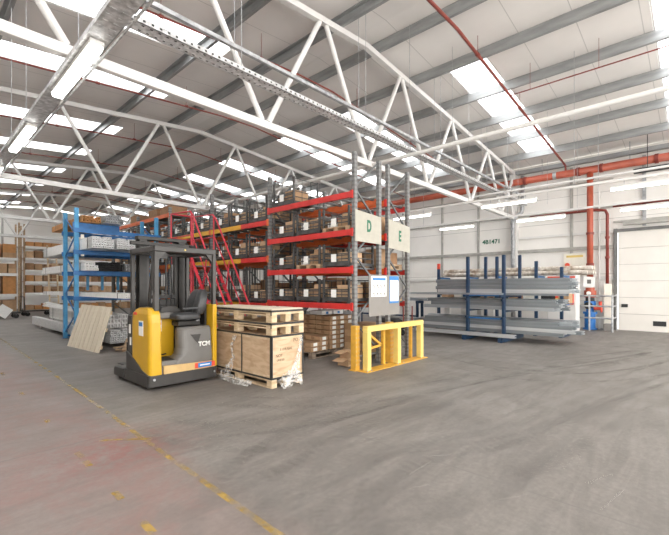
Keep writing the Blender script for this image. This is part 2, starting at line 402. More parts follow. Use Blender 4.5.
def offset(pts, d):
    out = []
    for i, p in enumerate(pts):
        a = V((*pts[max(i-1,0)],0)); b = V((*pts[min(i+1,len(pts)-1)],0)); t = (b-a).normalized(); out.append((p[0]-t.y*d, p[1]+t.x*d))
    return out
zz = .0020
for k, (p, w, m) in enumerate(marks):
    base = smooth([gp(*q) for q in p])
    for q in range(2):
        zz += .00012
        ribbon(offset(base, (q-.5)*rnd.uniform(.3,.6)), rnd.choice([.10,.14,.2]), 'tyre_mark', 'tyre' if q % 2 else 'tyre_soft', zz)
for k in range(14):
    a = rnd.uniform(380, 640); b = rnd.uniform(400, 520); x, y = gp(a, b); t = rnd.uniform(-.6,.3); l = rnd.uniform(.2,.6)
    ribbon([(x,y),(x+l*math.cos(t),y+l*math.sin(t))], .02, 'floor_scratch', 'scuff', .0082+.0001*k)

# roof sheets, cut around the rooflights
SKY = [-3.45, .2, 4.22, 8.35, 11.25, 15.25, 18.6, 22.4, 26.0, 29.6, 33.0]
def slope_slab(x0, x1, y0, y1, t0=0., t1=.07):
    z = lambda x: zr(x)
    return MB().add([(x0,y0,z(x0)+t0),(x1,y0,z(x1)+t0),(x1,y1,z(x1)+t0),(x0,y1,z(x0)+t0),
                     (x0,y0,z(x0)+t1),(x1,y0,z(x1)+t1),(x1,y1,z(x1)+t1),(x0,y1,z(x0)+t1)],
                    [(0,3,2,1),(4,5,6,7),(0,1,5,4),(1,2,6,5),(2,3,7,6),(3,0,4,7)])
roof = MB(); wn = 0
def addmb(a, b): a.add(b.v, b.f)
for x0, x1, side in ((XL-.2, RX, 'l'), (RX, XR+.2, 'r')):
    s0, s1 = (-1.8, 5.18) if side == 'l' else (9.15, 16.0)
    ys = YB
    for c in SKY:
        h = .5 if c != 11.25 else .43
        addmb(roof, slope_slab(x0, x1, ys, c-h)); ys = c+h
        if side == 'l': addmb(roof, slope_slab(x0, s0, c-h, c+h)); addmb(roof, slope_slab(s1, x1, c-h, c+h))
        else: addmb(roof, slope_slab(x0, s0, c-h, c+h)); addmb(roof, slope_slab(s1, x1, c-h, c+h))
        wn += 1
        w = slope_slab(s0, s1, c-h+.001, c+h-.001, .03, .034).build('window_%d' % wn, 'rooflight'); tag(w, kind='structure')
        g = MB()
        for yy in (c-h+.02, c+h-.02): g.bar((s0,yy,zr(s0)+.02),(s1,yy,zr(s1)+.02),.03,.03)
        g.build('window_frame', 'white_steel', w)
    addmb(roof, slope_slab(x0, x1, ys, YF+.1))
rf = roof.build('ceiling', 'roofing'); tag(rf, kind='structure')

# walls
DY0, DY1, DH = -1.75, 2.11, 3.42
wr = MB().box(XR, XR+.15, DY1, YF, 0, 6.3).box(XR, XR+.15, YB, DY0, 0, 6.3).box(XR, XR+.15, DY0, DY1, DH, 6.3).build('wall_right', 'cladding'); tag(wr, kind='structure')
wl = MB().box(XL-.15, XL, 0, YF, 0, 6.3).box(XL-.15, XL, YB, 0, 5.2, 6.3).build('wall_left', 'cladding'); tag(wl, kind='structure')  # unseen near stretch opened below the header, added to let in more sky light
we = MB().prism([(XL,0),(XR,0),(XR,6.25),(RX,7.12),(XL,6.25)], 'y', YF, YF+.15).build('wall_back', 'cladding_end'); tag(we, kind='structure')
tn = 0
def trim(mb, m='rail', **k):
    global tn; tn += 1
    return tag(mb.build('trim_%d' % tn, m, **k), kind='structure')
# sheeting rails and posts on the right wall
trim(B(XR-.10, XR, DY1+.1, YF, 2.86, 2.98)); trim(B(XR-.06, XR, DY1+.1, YF, 4.3, 4.38)); trim(B(XR-.06, XR, DY1+.1, YF, 5.25, 5.33))
trim(B(XR-.07, XR, DY1+.1, 5.4, 3.42, 3.5), 'white_steel'); trim(B(XR-.07, XR, DY1+.1, YF, 1.78, 1.88), 'white_steel'); trim(B(XR-.05, XR, DY0, DY1+.1, 3.75, 3.82)); trim(B(XR-.05, XR, YB, DY1, 4.9, 4.97))
for y, w in ((3.5,.09),(7.05,.07),(8.75,.07),(10.9,.07),(14.5,.07),(18,.07),(23,.07)):
    trim(B(XR-.08, XR-.005, y-w/2, y+w/2, 0, 5.95), 'rail')
for y in (1.35,-.3): trim(B(XR-.08, XR-.005, y-.05, y+.05, DH+.15, 5.95), 'galv')
for x in (2.0,4.5,9.5,12,14.5): trim(B(x-.05, x+.05, YF-.08, YF-.003, 4.35, 6.2), 'rail')
trim(B(XL, XR, YF-.10, YF, 5.0, 5.1)); trim(B(XL, XR, YF-.10, YF, 4.2, 4.3))
# truss columns
for y in (5.49, 12.8, 20.1, 27.4, -1.85):
    trim(MB().box(XR-.24, XR-.01, y-.09, y+.09, 0, 6.05), 'white_steel', bevel=.005)
    trim(MB().box(XL+.01, XL+.24, y-.09, y+.09, 0, 6.05), 'white_steel', bevel=.005)

# sectional overhead door
dr = MB()
n = 6; ph = DH/n
for k in range(n): dr.box(XR-.015, XR+.04, DY0+.03, DY1-.03, k*ph+.006, (k+1)*ph-.006)
dr = tag(dr.build('door_1', 'doorpanel', bevel=.006), kind='structure')
B(XR+.0, XR+.02, DY0+.04, DY1-.04, .01, DH-.01).build('door_seal', 'rail', dr)
B(XR-.03, XR-.016, .78, 1.12, .20, .36).build('door_vent', 'dark', dr)
B(XR-.05, XR-.016, 1.80, 1.98, .80, .91).build('door_handle', 'dark', dr)
B(XR-.021, XR-.016, 1.83, 1.89, .83, .87).build('handle_plate', 'rail', dr)
trim(MB().box(XR-.09, XR-.005, DY1-.02, DY1+.09, 0, DH+.12).box(XR-.09, XR-.005, DY0-.09, DY1-.02, DH, DH+.1), 'doorseal')
trim(B(XR-.3, XR-.1, DY0, 1.9, DH+.2, DH+.30), 'rail')

# trusses
for ti, y in enumerate((-1.84, 5.49, 12.8, 20.1, 27.4)):
    wd = ['behind the camera','crossing nearest overhead','second from the camera','third from the camera','farthest from the camera'][ti]
    t = thing('roof_truss', 'white tubular steel roof truss spanning the hall, %s' % wd, 'roof truss', (RX, y, 4.2), 0)
    ends = (XL+.25, XR-.25)
    B(ends[0], ends[1], y-.055, y+.055, 4.215, 4.345).build('bottom_chord', 'chord', t, bevel=.01)
    tc_ = MB()
    for a, b in ((ends[0], RX), (RX, ends[1])): tc_.bar((a,y,zc(a)), (b,y,zc(b)), .12, .12)
    tc_.build('top_chord', 'chord', t, bevel=.008)
    bot = [7.05+(2.75 if k > 0 else 2.84)*k for k in range(-3,4)]; bot = [b for b in bot if ends[0] < b < ends[1]]
    tops = [5.68+2.75*k for k in range(-3,5)]
    for b in bot:
        for s in (-1, 1):
            q = b+s*1.37
            if ends[0] < q < ends[1]:
                f = .09
                MB().tube((b+s*.07,y,4.35), (q-s*.04,y,zc(q)-.05), .05, 12).build('web_member', 'chord', t, smooth=False)
    for s in (1,-1):
        pl = MB()
        e = ends[0] if s > 0 else ends[1]
        pl.tube((e+s*.1,y,4.34),(e+s*1.3,y,zc(e+s*1.3)-.05),.05,12)
        pl.box(min(e,e+s*.25), max(e,e+s*.25), y-.1, y+.1, zc(e)-.28, zc(e)-.07)
        pl.build('end_member', 'chord', t)
# purlins (cold rolled, on cleats)
PX = [6.15-1.62*k for k in range(6)] + [7.45+1.62*k for k in range(6)]
for k, x in enumerate(sorted(PX)):
    if x < XL or x > XR: continue
    z0 = zc(x)+.07; h = .235; s = 1 if x > RX else -1
    pf = [(x-.035,z0),(x+.035,z0),(x+.035,z0+.018),(x-.017,z0+.018),(x-.017,z0+h-.018),(x+.06,z0+h-.018),(x+.06,z0+h-.0),(x-.035,z0+h)]
    p = MB().prism([(x+(a-x)*s, b) for a, b in pf], 'y', YB, YF-.02)
    side = 'left' if x < RX else 'right'
    n_ = sum(1 for q in PX if (abs(q-RX) < abs(x-RX)) and ((q < RX) == (x < RX)))
    tag(p.build('roof_purlin', 'purlin'), 'galvanised roof purlin running the hall, %s out from the ridge on the %s slope' % (ORD[n_], side), 'purlin', 'roof purlins')
# eaves rail
trim(B(XR-.3, XR-.12, YB, YF, 6.0, 6.14), 'purlin')

# ties between trusses
tag(MB().tube((7.2,-1.7,4.27),(7.2,27.3,4.27),.042,12).build('tie_tube', 'white_steel', smooth=False), 'white tube tie running lengthwise at truss bottom chord height near mid hall', 'tie bar')
# wind bracing on the wall side, thin white pipe
tag(MB().tube((12.4,-4,4.4),(12.4,5.3,4.4),.03,8).build('conduit_pipe', 'white_steel'), 'slim white overhead pipe above the right hand light row', 'pipe')

# sprinkler pipes
k = 0
for y in (-.4, 3.6, 7.05, 10.45, 14.1, 17.8, 21.4, 25.1, 28.8):
    r = .034 if y == 3.6 else .02
    pts = [(x, y, zc(x)-.24 + (.12 if y == 3.6 else 0)) for x in (XL+.5, 1, 4, 6.4, 7.6, 10, 13, 16.3)]
    pts[3] = (6.4, y, pts[3][2]-.02)
    if y == 3.6: pts += [(16.45,y,5.95),(16.48,y,5.75)]
    mb = MB().path(pts, r, 8)
    for x in (3.1, 5.3, 8.6, 11.4, 14.2): z = zc(x)-.24+(.12 if y == 3.6 else 0); mb.tube((x,y,z+.02),(x,y,zr(x)-.005),.006,5); mb.tube((x-.04,y,z),(x+.04,y,z),r+.014,8)
    o = mb.build('sprinkler_pipe', 'red_pipe')
    tag(o, ('thick red sprinkler pipe dropping down the right slope to the orange main' if y == 3.6 else 'slim red sprinkler branch pipe across the hall, %s one along from the near end' % ORD[k]), 'sprinkler pipe', 'sprinkler branch pipes'); k += 1
mb = MB().tube((10.25,-4,6.28),(10.25,3.5,6.28),.014,6)
for y in (-1,1.6,3): mb.tube((10.25,y,6.28),(10.25,y,zr(10.25)-.003),.005,5)
tag(mb.build('sprinkler_line', 'red_pipe'), 'thin dark red pipe running lengthwise under the right roof slope', 'sprinkler pipe')
mp_ = thing('fire_main', 'large orange red fire main along the right wall with a drop beside the door', 'fire pipe', (16.5,2.84,1.55))
MB().tube((16.5,YB+.5,5.66),(16.5,YF-.4,5.66),.13,18).build('main_pipe', 'orange_pipe', mp_, smooth=True)
MB().tube((16.5,2.84,5.6),(16.5,2.84,1.75),.10,16).build('drop_pipe', 'orange_pipe', mp_, smooth=True)
g = MB()
for y in (-2.2,1.0,2.5,3.2,5.0,8.2,11.4,15): g.tube((16.5,y-.05,5.66),(16.5,y+.05,5.66),.155,18)
for z in (5.35,3.4,2.3): g.tube((16.5,2.84,z-.04),(16.5,2.84,z+.04),.125,16)
g.build('coupling', 'red_pipe', mp_)
MB().tube((16.5,3.9,5.66),(16.5,4.02,5.66),.14,16).build('grey_coupling', 'galv', mp_)
for y in (-3.5,-.5,1.7,4.4,7,10,14,18): MB().tube((16.5,y,5.78),(16.5,y,zr(16.5)),.012,6).build('hanger_rod', 'galv', mp_)
# second smaller red riser by the door
g = thing('riser_pipe', 'slim dark red riser pipe just left of the roller door', 'fire pipe', (16.72,2.36,1.6))
MB().path([(16.72,4.9,4.25),(16.72,2.7,4.25),(16.72,2.42,4.2),(16.72,2.36,4.05),(16.72,2.36,1.62)],.05,10).build('pipe', 'red_pipe', g, smooth=True)
MB().tube((16.72,2.36,3.2),(16.72,2.36,3.28),.07,10).tube((16.72,2.36,2.5),(16.72,2.36,2.58),.07,10).build('coupling', 'red_pipe', g)
tag(MB().path([(16.7,YB+1,4.3),(16.7,2.2,4.3)],.035,8).build('heating_pipe', 'red_pipe', smooth=True), 'thin dark red pipe above the roller door lintel', 'pipe')
# white post and conduit beside the door
tag(MB().tube((16.84,2.62,0),(16.84,2.62,4.9),.03,10).build('conduit_pipe', 'white_steel'), 'tall thin white conduit between the two red risers', 'conduit')
# downpipe
tag(MB().path([(16.8,5.2,5.95),(16.8,5.2,4.75),(16.76,5.22,4.5),(16.62,5.42,4.3),(16.58,5.5,4.1),(16.58,5.5,.02)],.075,12).build('rainwater_pipe', 'galv', smooth=True), 'fat grey rainwater downpipe with a swan neck beside the wall column', 'downpipe')
# heater bar (dark) above the door
hb = MB().box(15.9,16.15,-.9,1.55,5.18,5.30)
for y in (-.7,1.2): hb.tube((16.02,y,5.3),(16.02,y,zr(16.02)-.01),.01,6)
tag(hb.build('radiant_heater', 'dark'), 'long dark radiant heater hanging over the roller door', 'heater')

# ------------------------------------------------------------------ lighting gear
def batten(x, y0, y1, z, wire, w=.10, big=False):
    pass
# left row: wide trunking with box battens
tr = thing('cable_tray', 'galvanised cable trunking carrying the left row of lights lengthwise', 'cable tray', (1.4,10,4.14))
t = MB()
t.box(1.29,1.51,-4,33,4.145,4.150)
for xx in (1.29,1.504): t.box(xx,xx+.006,-4,33,4.150,4.20)
for i in range(300):
    y = -3.6+.12*i
    t.box(1.31,1.375,y,y+.05,4.143,4.145).box(1.425,1.49,y,y+.05,4.143,4.145)
t.build('tray', 'traymetal', tr)
for xx, r in ((1.32,.014),(1.36,.011),(1.42,.014),(1.47,.01)): MB().tube((xx,-4,4.166),(xx,33,4.166),r,6).build('cable', 'rail', tr)
for y in (2.2,5.0,9,12.3,16.5,19.7,24,28):
    for xx in (1.295,1.505): MB().tube((xx,y,4.15),(xx,y,zr(xx)),.005,5).build('hanger_rod', 'galv', tr)
MB().tube((1.56,-4,4.16),(1.56,33,4.16),.016,6).build('conduit', 'traymetal', tr)
def left_light(yc, label):
    g = thing('batten_light', label, 'light', (1.40,yc,4.05), 0, 'left row of lights')
    B(1.33,1.47,yc-.83,yc+.83,4.095,4.1429).build('housing', 'white_steel', g, bevel=.006)
    MB().prism([(1.335,4.094),(1.345,4.05),(1.455,4.05),(1.465,4.094)], 'y', yc-.80, yc+.80).build('diffuser', 'tube_light', g)
for k, yc in enumerate((-.82,2.37,5.56,8.75,11.94,15.2,18.4,21.6,24.8,28,31)):
    left_light(yc, 'lit boxy fluorescent batten under the left trunking, ' + ('%s from the near end' % ORD[k]))
def right_row(x, spans, zt, label):
    tr = thing('lighting_trunking', 'slim white lighting trunking, %s' % label, 'trunking', (x, 3, zt))
    B(x-.03,x+.03,-4,17,zt,zt+.055).build('trunk', 'white_steel', tr)
    for y in (-3,-.2,2.1,4.6,7.7,10.5,14): MB().tube((x,y,zt+.05),(x,y,zr(x)),.005,5).build('hanger_rod', 'galv', tr)
    for k, (a, b) in enumerate(spans):
        g = thing('batten_light', 'lit slim fluorescent batten, %s, %s from the near end' % (label, ORD[k]), 'light', (x,(a+b)/2,zt-.2), 0, 'right hand lights')
        B(x-.045,x+.045,a,b,zt-.135,zt-.08).build('housing', 'white_steel', g)
        MB().tube((x,a+.02,zt-.16),(x,b-.02,zt-.16),.03,10).build('fluorescent_tube', 'tube_light', g)
        for yy in (a+.25,b-.25): MB().tube((x,yy,zt-.08),(x,yy,zt),.006,5).build('hanger_rod', 'galv', g)
right_row(10.4, [(-2.8,-1.45),(.05,1.42),(2.9,4.26),(5.75,7.05),(8.6,9.9)], 3.77, 'over near side of steel rack')
right_row(13.37, [(-2.8,-1.4),(.2,1.6),(2.93,4.33),(5.74,7.02),(8.5,9.8)], 3.77, 'over wall side of steel rack')
# perforated cable tray crossing with the near truss, and conduit above it
tr = thing('cable_tray', 'perforated grey cable tray crossing the hall beside the nearest truss', 'cable tray', (8,4.95,4.62))
t = MB()
t.box(1.58,16.2,4.85,5.05,4.62,4.628)
for yy in (4.85,5.042): t.box(1.58,16.2,yy,yy+.008,4.62,4.69)
t.build('tray', 'traymetal', tr)
t = MB()
for i in range(144): x = 1.62+.1*i; t.box(x,x+.03,4.848,4.85,4.645,4.67)
for i in range(144): x = 1.62+.1*i; t.box(x,x+.03,4.88,4.90,4.618,4.62).box(x,x+.03,4.99,5.01,4.618,4.62)
tag(t.build('slot', 'dark', tr), kind='stuff')
for x in (3.3,6.2,9.3,12.3,15.2):
    for yy in (4.86,5.04): MB().tube((x,yy,4.66),(x,yy,zr(x)),.005,5).build('hanger_rod', 'galv', tr)
MB().tube((1.95,4.9,4.66),(16.2,4.9,4.66),.016,6).tube((1.95,4.97,4.65),(16.2,4.97,4.65),.012,6).build('cable', 'rail', tr)
tag(MB().box(1.95,16.3,4.98,5.04,5.0,5.055).build('conduit', 'galv'), 'narrow grey conduit crossing just above the perforated tray', 'conduit')
# hanging wires at right
for k, (x, y) in enumerate(((8.6,4.2),(7.4,4.6),(12.9,3.3),(14.8,2.9))):
    tag(MB().tube((x,y,3.95 if x > 10 else 4.45),(x,y,zr(x)),.004,5).build('hanging_wire', 'galv'), 'thin steel wire hanging from the right roof slope', 'wire', 'hanging wires')

# ------------------------------------------------------------------ pallet racking (rows D and E)
YS = [4.65, 7.15, 9.65, 12.15, 14.65, 17.15]
TOP = 4.0
def rack_row(x0, x1, label, beams):
    t = thing('pallet_rack', label, 'pallet rack', ((x0+x1)/2, 10.9, 0))
    w = .085
    for yi, y in enumerate(YS):
        for x in (x0, x1-w):
            MB().prism([(x,y),(x+w,y),(x+w,y+.07),(x+.06,y+.07),(x+.06,y+.02),(x+.025,y+.02),(x+.025,y+.07),(x,y+.07)], 'z', .01, TOP).build('upright', 'upright', t)
        f = MB()
        z = .25; s = 0
        while z < TOP-.5:
            a, b = (x0+w/2, x1-w/2) if s else (x1-w/2, x0+w/2)
            f.bar((a,y+.045,z),(b,y+.045,z+.62),.025,.035); z += .62; s = 1-s
        f.bar((x0+w/2,y+.045,.2),(x1-w/2,y+.045,.2),.025,.035)
        f.build('brace', 'brace', t)
        MB().box(x0-.02,x0+w+.02,y-.02,y+.09,0,.01).box(x1-w-.02,x1+.02,y-.02,y+.09,0,.01).build('base_plate', 'brace', t)
    for bi in range(5):
        ya, yb = YS[bi]+.075, YS[bi+1]-.005
        for z, mf, mb_ in beams(bi):
            if isinstance(mf, tuple):
                m1, m2, fr = mf; ym = ya+(yb-ya)*fr
                B(x0-.025,x0+.02,ya,ym,z-.11,z).build('beam', m1, t); B(x0-.025,x0+.02,ym,yb,z-.11,z).build('beam', m2, t)
            else: B(x0-.025,x0+.02,ya,yb,z-.11,z).build('beam', mf, t)
            B(x1-.02,x1+.025,ya,yb,z-.11,z).build('beam', mb_, t)
            for x in (x0-.028, x1-.022):
                for yy in (ya-.045, yb-.0): B(x,x+.05,yy,yy+.05,z-.13,z+.02).build('beam_connector', 'beam_red' if bi == 0 else 'beam_orange', t)
            # deck bars carrying the cages
            d = MB()
            for q in range(6): yy = ya+.12+(yb-ya-.24)*q/5; d.box(x0+.02,x1-.02,yy-.03,yy+.03,z-.03,z-.001)
            d.build('deck_bar', 'brace', t)
    return t
LV1 = [1.19, 1.875, 2.57, 3.27]
LV2 = [1.13, 2.19, 3.02]
def beamsD(b):
    if b == 0: return [(z, 'beam_red', 'beam_orange') for z in LV1]
    if b == 1: return [(LV2[0], ('beam_red','beam_yellow',.45), 'beam_orange'), (LV2[1], ('beam_red','beam_yellow',.42), 'beam_orange'), (LV2[2], ('beam_red','beam_yellow',.42), 'beam_orange')]
    if b == 2: return [(z, 'beam_yellow', 'beam_orange') for z in LV2]
    return [(z, 'beam_orange', 'beam_orange') for z in LV2] + [(3.8, 'beam_orange', 'beam_orange')]
def beamsE(b):
    if b == 0: return [(z, 'beam_orange', 'beam_red') for z in LV1]
    return [(z, 'beam_orange', 'beam_orange') for z in LV2]
rack_row(5.60, 6.44, 'tall pallet rack with red front beams facing the reach truck, sign D on its end', beamsD)
rack_row(6.66, 7.48, 'tall pallet rack behind the red fronted one, sign E on its end', beamsE)

# stillage cages
def make_cage(h, wood=False):
    w, d = .70, .76    # along Y, along X
    t = thing('stillage_cage', 'x', 'stillage cage')
    hw, hd = w/2, d/2
    bs = MB()
    if wood:
        for yy in (-hw,-.05,hw-.1): bs.box(-hd,hd,yy,yy+.1,0,.02).box(-hd,hd,yy,yy+.1,.02,.07)
        for i in range(6): x = -hd+i*(d-.1)/5; bs.box(x,x+.1,-hw,hw,.07,.09)
        bs.build('base', 'pallet', t, local=True)
    else:
        bs.box(-hd,hd,-hw,hw,.07,.09)
        for yy in (-hw,hw-.05): bs.box(-hd,hd,yy,yy+.05,.03,.07)
        for xx in (-hd,hd-.05):
            for yy in (-hw,hw-.07): bs.box(xx,xx+.05,yy,yy+.07,0,.07)
        bs.box(-hd,-hd+.04,-hw,hw,.03,.12)
        bs.build('base', 'cage', t, local=True)
    for xx in (-hd,hd-.035):
        for yy in (-hw,hw-.04): B(xx,xx+.035,yy,yy+.04,.09,h).build('post', 'cage', t, local=True)
    m = MB()
    hf = min(h-.05,.26)
    for z in (.16,.23,hf): m.box(-hd,-hd+.014,-hw+.04,hw-.04,z-.009,z+.011)
    for i in range(1,4): yy = -hw+.04+i*(w-.08)/4; m.box(-hd+.002,-hd+.010,yy-.004,yy+.004,.10,hf)
    m.build('front_mesh', 'cage', t, local=True)
    for s in (-1, 1):
        m = MB(); yy = s*(hw-.012)
        for z in (.18,.30,h-.03): m.box(-hd+.035,hd-.035,yy-.006,yy+.006,z-.008,z+.008)
        for i in range(1,3): x = -hd+i*d/3; m.box(x-.004,x+.004,yy-.004,yy+.004,.09,h-.03)
        m.build('side_mesh', 'cage', t, local=True)
    m = MB()
    for z in (.18,.30,h-.03): m.box(hd-.02,hd-.008,-hw+.04,hw-.04,z-.008,z+.008)
    for i in range(1,3): yy = -hw+i*w/3; m.box(hd-.018,hd-.010,yy-.004,yy+.004,.09,h-.03)
    m.build('back_mesh', 'cage', t, local=True)
    B(-hd-.008,-hd-.001,-.02,.11,.11,.26).build('label_card', 'paper', t, local=True)['label'] = 'white paper tag'
    return t
protos = {}
def cage(loc, h, wood, label, group):
    key = (h, wood)
    used = key in protos
    if not used: protos[key] = make_cage(h, wood)
    return place(protos[key], used, loc, 0, label, group)
SHELF = {0: ['lowest','second','third','top'], 1: ['lowest','middle','top','high']}
nb = 0
cartons = ['card','card2','card2','card','paper']
def carton(x, y, z, sx, sy, sz, m, label, group=None, rz=0, cat='box'):
    """closed carton with a tape seam and flap line"""
    o = MB().box(-sx/2,sx/2,-sy/2,sy/2,0,sz)
    o.box(-sx/2-.001,sx/2+.001,-.02,.02,sz-.06 if sz > .12 else 0,sz+.001)
    me = o.build('cardboard_box', m); me.location = (x,y,z); me.rotation_euler = (0,0,rz)
    return tag(me, label, cat, group)
XC = 6.02
for bi in range(5):
    lv = LV1 if bi == 0 else LV2
    nc = 3
    for li, z in enumerate(lv):
        ya, yb = YS[bi]+.12, YS[bi+1]-.04
        for c in range(nc):
            pos = bi*3+c
            if bi == 0 and li == 3 and c < 2: continue
            h = .47 if bi == 0 else (.86 if li == 0 else .60)
            if bi == 0 and li == 3: h = .60
            yc = ya + (c+.5)*(yb-ya)/nc
            wd = (bi == 0 and (li, c) in ((1,1),(2,0)))
            sh = SHELF[0 if bi == 0 else 1][li]
            lab = '%s cage from sign end, %s shelf, red fronted rack' % (ORD[pos].replace('first','nearest') if pos < len(ORD) else 'farthest', sh)
            lab = 'dark steel ' + lab
            cage((XC, yc, z), h, wd, lab, 'stillage cages in the red fronted rack')
            # contents
            fill = rnd.random()
            z1 = z+.0915
            if bi >= 4 and li == 0: continue
            s1 = rnd.uniform(.30,.40); h1 = rnd.uniform(.16,.34 if h > .5 else .28)
            where = 'in %s cage from sign end, %s shelf, red fronted rack' % ('nearest' if pos == 0 else (ORD[pos] if pos < 14 else 'farthest'), sh)
            carton(XC-.10, yc-.13, z1, .38, s1*.85, h1, cartons[rnd.randrange(4)], 'larger brown carton '+where, 'cartons in cages')
            if fill > .25:
                carton(XC-.12, yc+.19, z1, .34, .20, rnd.uniform(.10,.22), cartons[rnd.randrange(5)], 'smaller carton '+where, 'cartons in cages')
            if fill > .6 and h1 < .24:
                carton(XC-.10, yc-.13, z1+h1+.002, .26, .20, .09, cartons[rnd.randrange(5)], 'small upper carton '+where, 'cartons in cages', .2)
# bay 4 and 5 upper level cartons
for k, y in enumerate((12.7,13.6,15.2)):
    carton(6.0,y,3.802,.6,.7,.3,'card3','dark carton on highest far shelf of the red fronted rack, %s from the camera' % ORD[k],'cartons on the highest far shelf')

# wooden pallet builder
def pallet(x, y, z, lx, ly, h, m, label, group=None, rz=0):
    t = thing('pallet', label, 'pallet', (x,y,z), rz, group)
    d = MB()
    n = max(4, int(lx/.17))
    for i in range(n): a = -lx/2+i*(lx-.1)/(n-1); d.box(a,a+.1,-ly/2,ly/2,h-.02,h)
    for yy in (-ly/2,-.05,ly/2-.1): d.box(-lx/2,lx/2,yy,yy+.1,h-.04,h-.02)
    d.build('deck_board', m, t, local=True)
    for xx in (-lx/2,-.06,lx/2-.12):
        for yy in (-ly/2,-.05,ly/2-.1): B(xx,xx+.12,yy,yy+.1,.02,h-.04).build('block', m, t, local=True)
    d = MB()
    for yy in (-ly/2,-.05,ly/2-.1): d.box(-lx/2,lx/2,yy,yy+.1,0,.02)
    d.build('skid', m, t, local=True)
    return t
# stock in row E: pallets of cartons
k = 0
for bi in range(2):
    lv = LV1 if bi == 0 else LV2
    for li, z in enumerate(lv[:3]):
        for c in range(2):
            yc = YS[bi]+.66+c*1.2
            pallet(7.07,yc,z,.78,.95,.12,'pallet','timber pallet on the sign E rack, %s shelf, %s bay, %s side' % (SHELF[bi][li], ['near','far'][bi], ['near','far'][c]), 'pallets in sign E rack')
            hh = rnd.uniform(.28,.42) if bi == 0 else .45
            for a in (-1,1):
                for b in (-1,1):
                    carton(7.07+a*.17, yc+b*.2, z+.121, .32, .38, hh*(1 if a*b > 0 else .8), 'card' if (a+b) else 'card3', 'brown carton on a pallet in the sign E rack, %s shelf of %s bay' % (SHELF[bi][li], ['near','far'][bi]), 'cartons in sign E rack, %s shelf of %s bay' % (SHELF[bi][li], ['near','far'][bi]))

# sign boards, notice board
def board(name, x0, x1, z0a, z0b, z1a, z1b, y, m, label, cat, t=.012):
    th = thing(name, label, cat, ((x0+x1)/2, y, min(z0a,z0b)))
    MB().add([(x0,y,z0a),(x1,y,z0b),(x1,y,z1b),(x0,y,z1a),(x0,y+t,z0a),(x1,y+t,z0b),(x1,y+t,z1b),(x0,y+t,z1a)],
             [(0,1,2,3),(7,6,5,4),(0,4,5,1),(1,5,6,2),(2,6,7,3),(3,7,4,0)]).build('panel', m, th)
    return th
s = board('sign_board', 5.61,6.41,2.35,2.34,2.93,2.88,4.636,'signboard','cream board with green letter D fixed across the rack end','sign')
text('D', .30, (6.02,4.634,2.65), (1,0,0), (0,0,1), 'sgreen', s, 'letter', bold=.012, xs=.62)
s = board('sign_board', 6.67,7.47,2.30,2.24,2.89,2.80,4.636,'signboard','cream board with green letter E fixed across the rack end','sign')
text('E', .30, (7.08,4.634,2.56), (1,0,0), (0,0,1), 'sgreen', s, 'letter', bold=.012, xs=.62)
s = board('notice_board', 6.02,7.06,.93,.93,1.74,1.74,4.636,'greyboard','grey notice board with two paper notices hung on the rack ends','notice board')
o = MB().box(6.08,6.58,4.6290,4.6340,1.31,1.71).build('poster', 'paper', s); o['label'] = 'white safety poster of small diagrams'; po = o
MB().box(6.12,6.55,4.6260,4.6290,1.63,1.68).build('poster_heading', 'sblue', po)
for r in range(2):
    for c in range(4):
        d = MB()
        x = 6.13+.115*c; z = 1.53-.16*r
        d.box(x,x+.05,4.6265,4.6290,z,z+.012).bar((x+.02,4.6280,z),(x+.07,4.6280,z-.05),.012,.004,(0,1,0)).box(x+.03,x+.045,4.6265,4.6290,z-.03,z+.03).build('poster_diagram', 'truck_mid', po)

B(6.10,6.56,4.6265,4.6290,1.475,1.482).build('poster_rule', 'sred', po)
o = B(6.69,7.02,4.6290,4.6340,1.17,1.72).build('poster', 'sblue', s); o['label'] = 'blue bordered paper notice'
B(6.705,7.005,4.6250,4.6290,1.21,1.64).build('poster_sheet', 'paper', o)
d = MB()
for i in range(12): z = 1.60-.03*i; d.box(6.72,6.72+.26*(.6+.4*((i*7)%5)/5),4.6235,4.6250,z,z+.004)
d.build('poster_text', 'rail', o)

# end guard (yellow) and amber column guards
g = thing('rack_end_guard', 'pale yellow steel barrier frame standing in front of the rack end', 'barrier', (6.5,4.35,0))
for x in (5.54,6.50,7.36): B(x,x+.11,4.3,4.41,.012,.70 ).build('post', 'pyellow', g, bevel=.006)
B(5.54,7.47,4.3,4.41,.70,.80).build('top_rail', 'pyellow', g, bevel=.006)
B(5.45,7.55,4.24,4.47,0,.012).build('foot_plate', 'porange', g)
d = MB()
for x in (5.50,5.62,6.46,6.66,7.32,7.5): d.tube((x,4.27,.012),(x,4.27,.03),.012,6)
d.build('bolt', 'galv', g)
for k, (x, l) in enumerate(((5.455,'left'),(6.53,'middle'))):
    c = thing('column_guard', 'amber notched steel column guard wrapping the %s rack upright' % l, 'column guard', (x+.06,4.57,0))
    B(x+.0,x+.115,4.50,4.62,.012,.80).build('shell', 'porange', c, bevel=.004)
    d = MB()
    for i in range(9): z = .09+.08*i; d.box(x+.0,x+.025,4.496,4.50,z,z+.035).box(x+.07,x+.095,4.496,4.50,z,z+.035)
    d.build('slot', 'tan', c)
    B(x-.04,x+.125,4.485,4.64,0,.012).build('foot_plate', 'porange', c)
# amber painted brace frame behind the guard
g = thing('brace_frame', 'amber painted lower brace frame between the rack uprights behind the barrier', 'bracing', (6.15,4.5,0))
MB().box(6.30,6.36,4.50,4.56,0,.78).bar((5.7,4.53,.72),(6.3,4.53,.36),.03,.04).bar((5.7,4.53,.34),(6.3,4.53,.38),.03,.04).build('frame', 'porange', g)
g = tag(MB().box(7.30,7.35,4.5,4.56,0,.7).build('amber_post', 'porange'), 'slim amber post at the right behind the barrier', 'post')

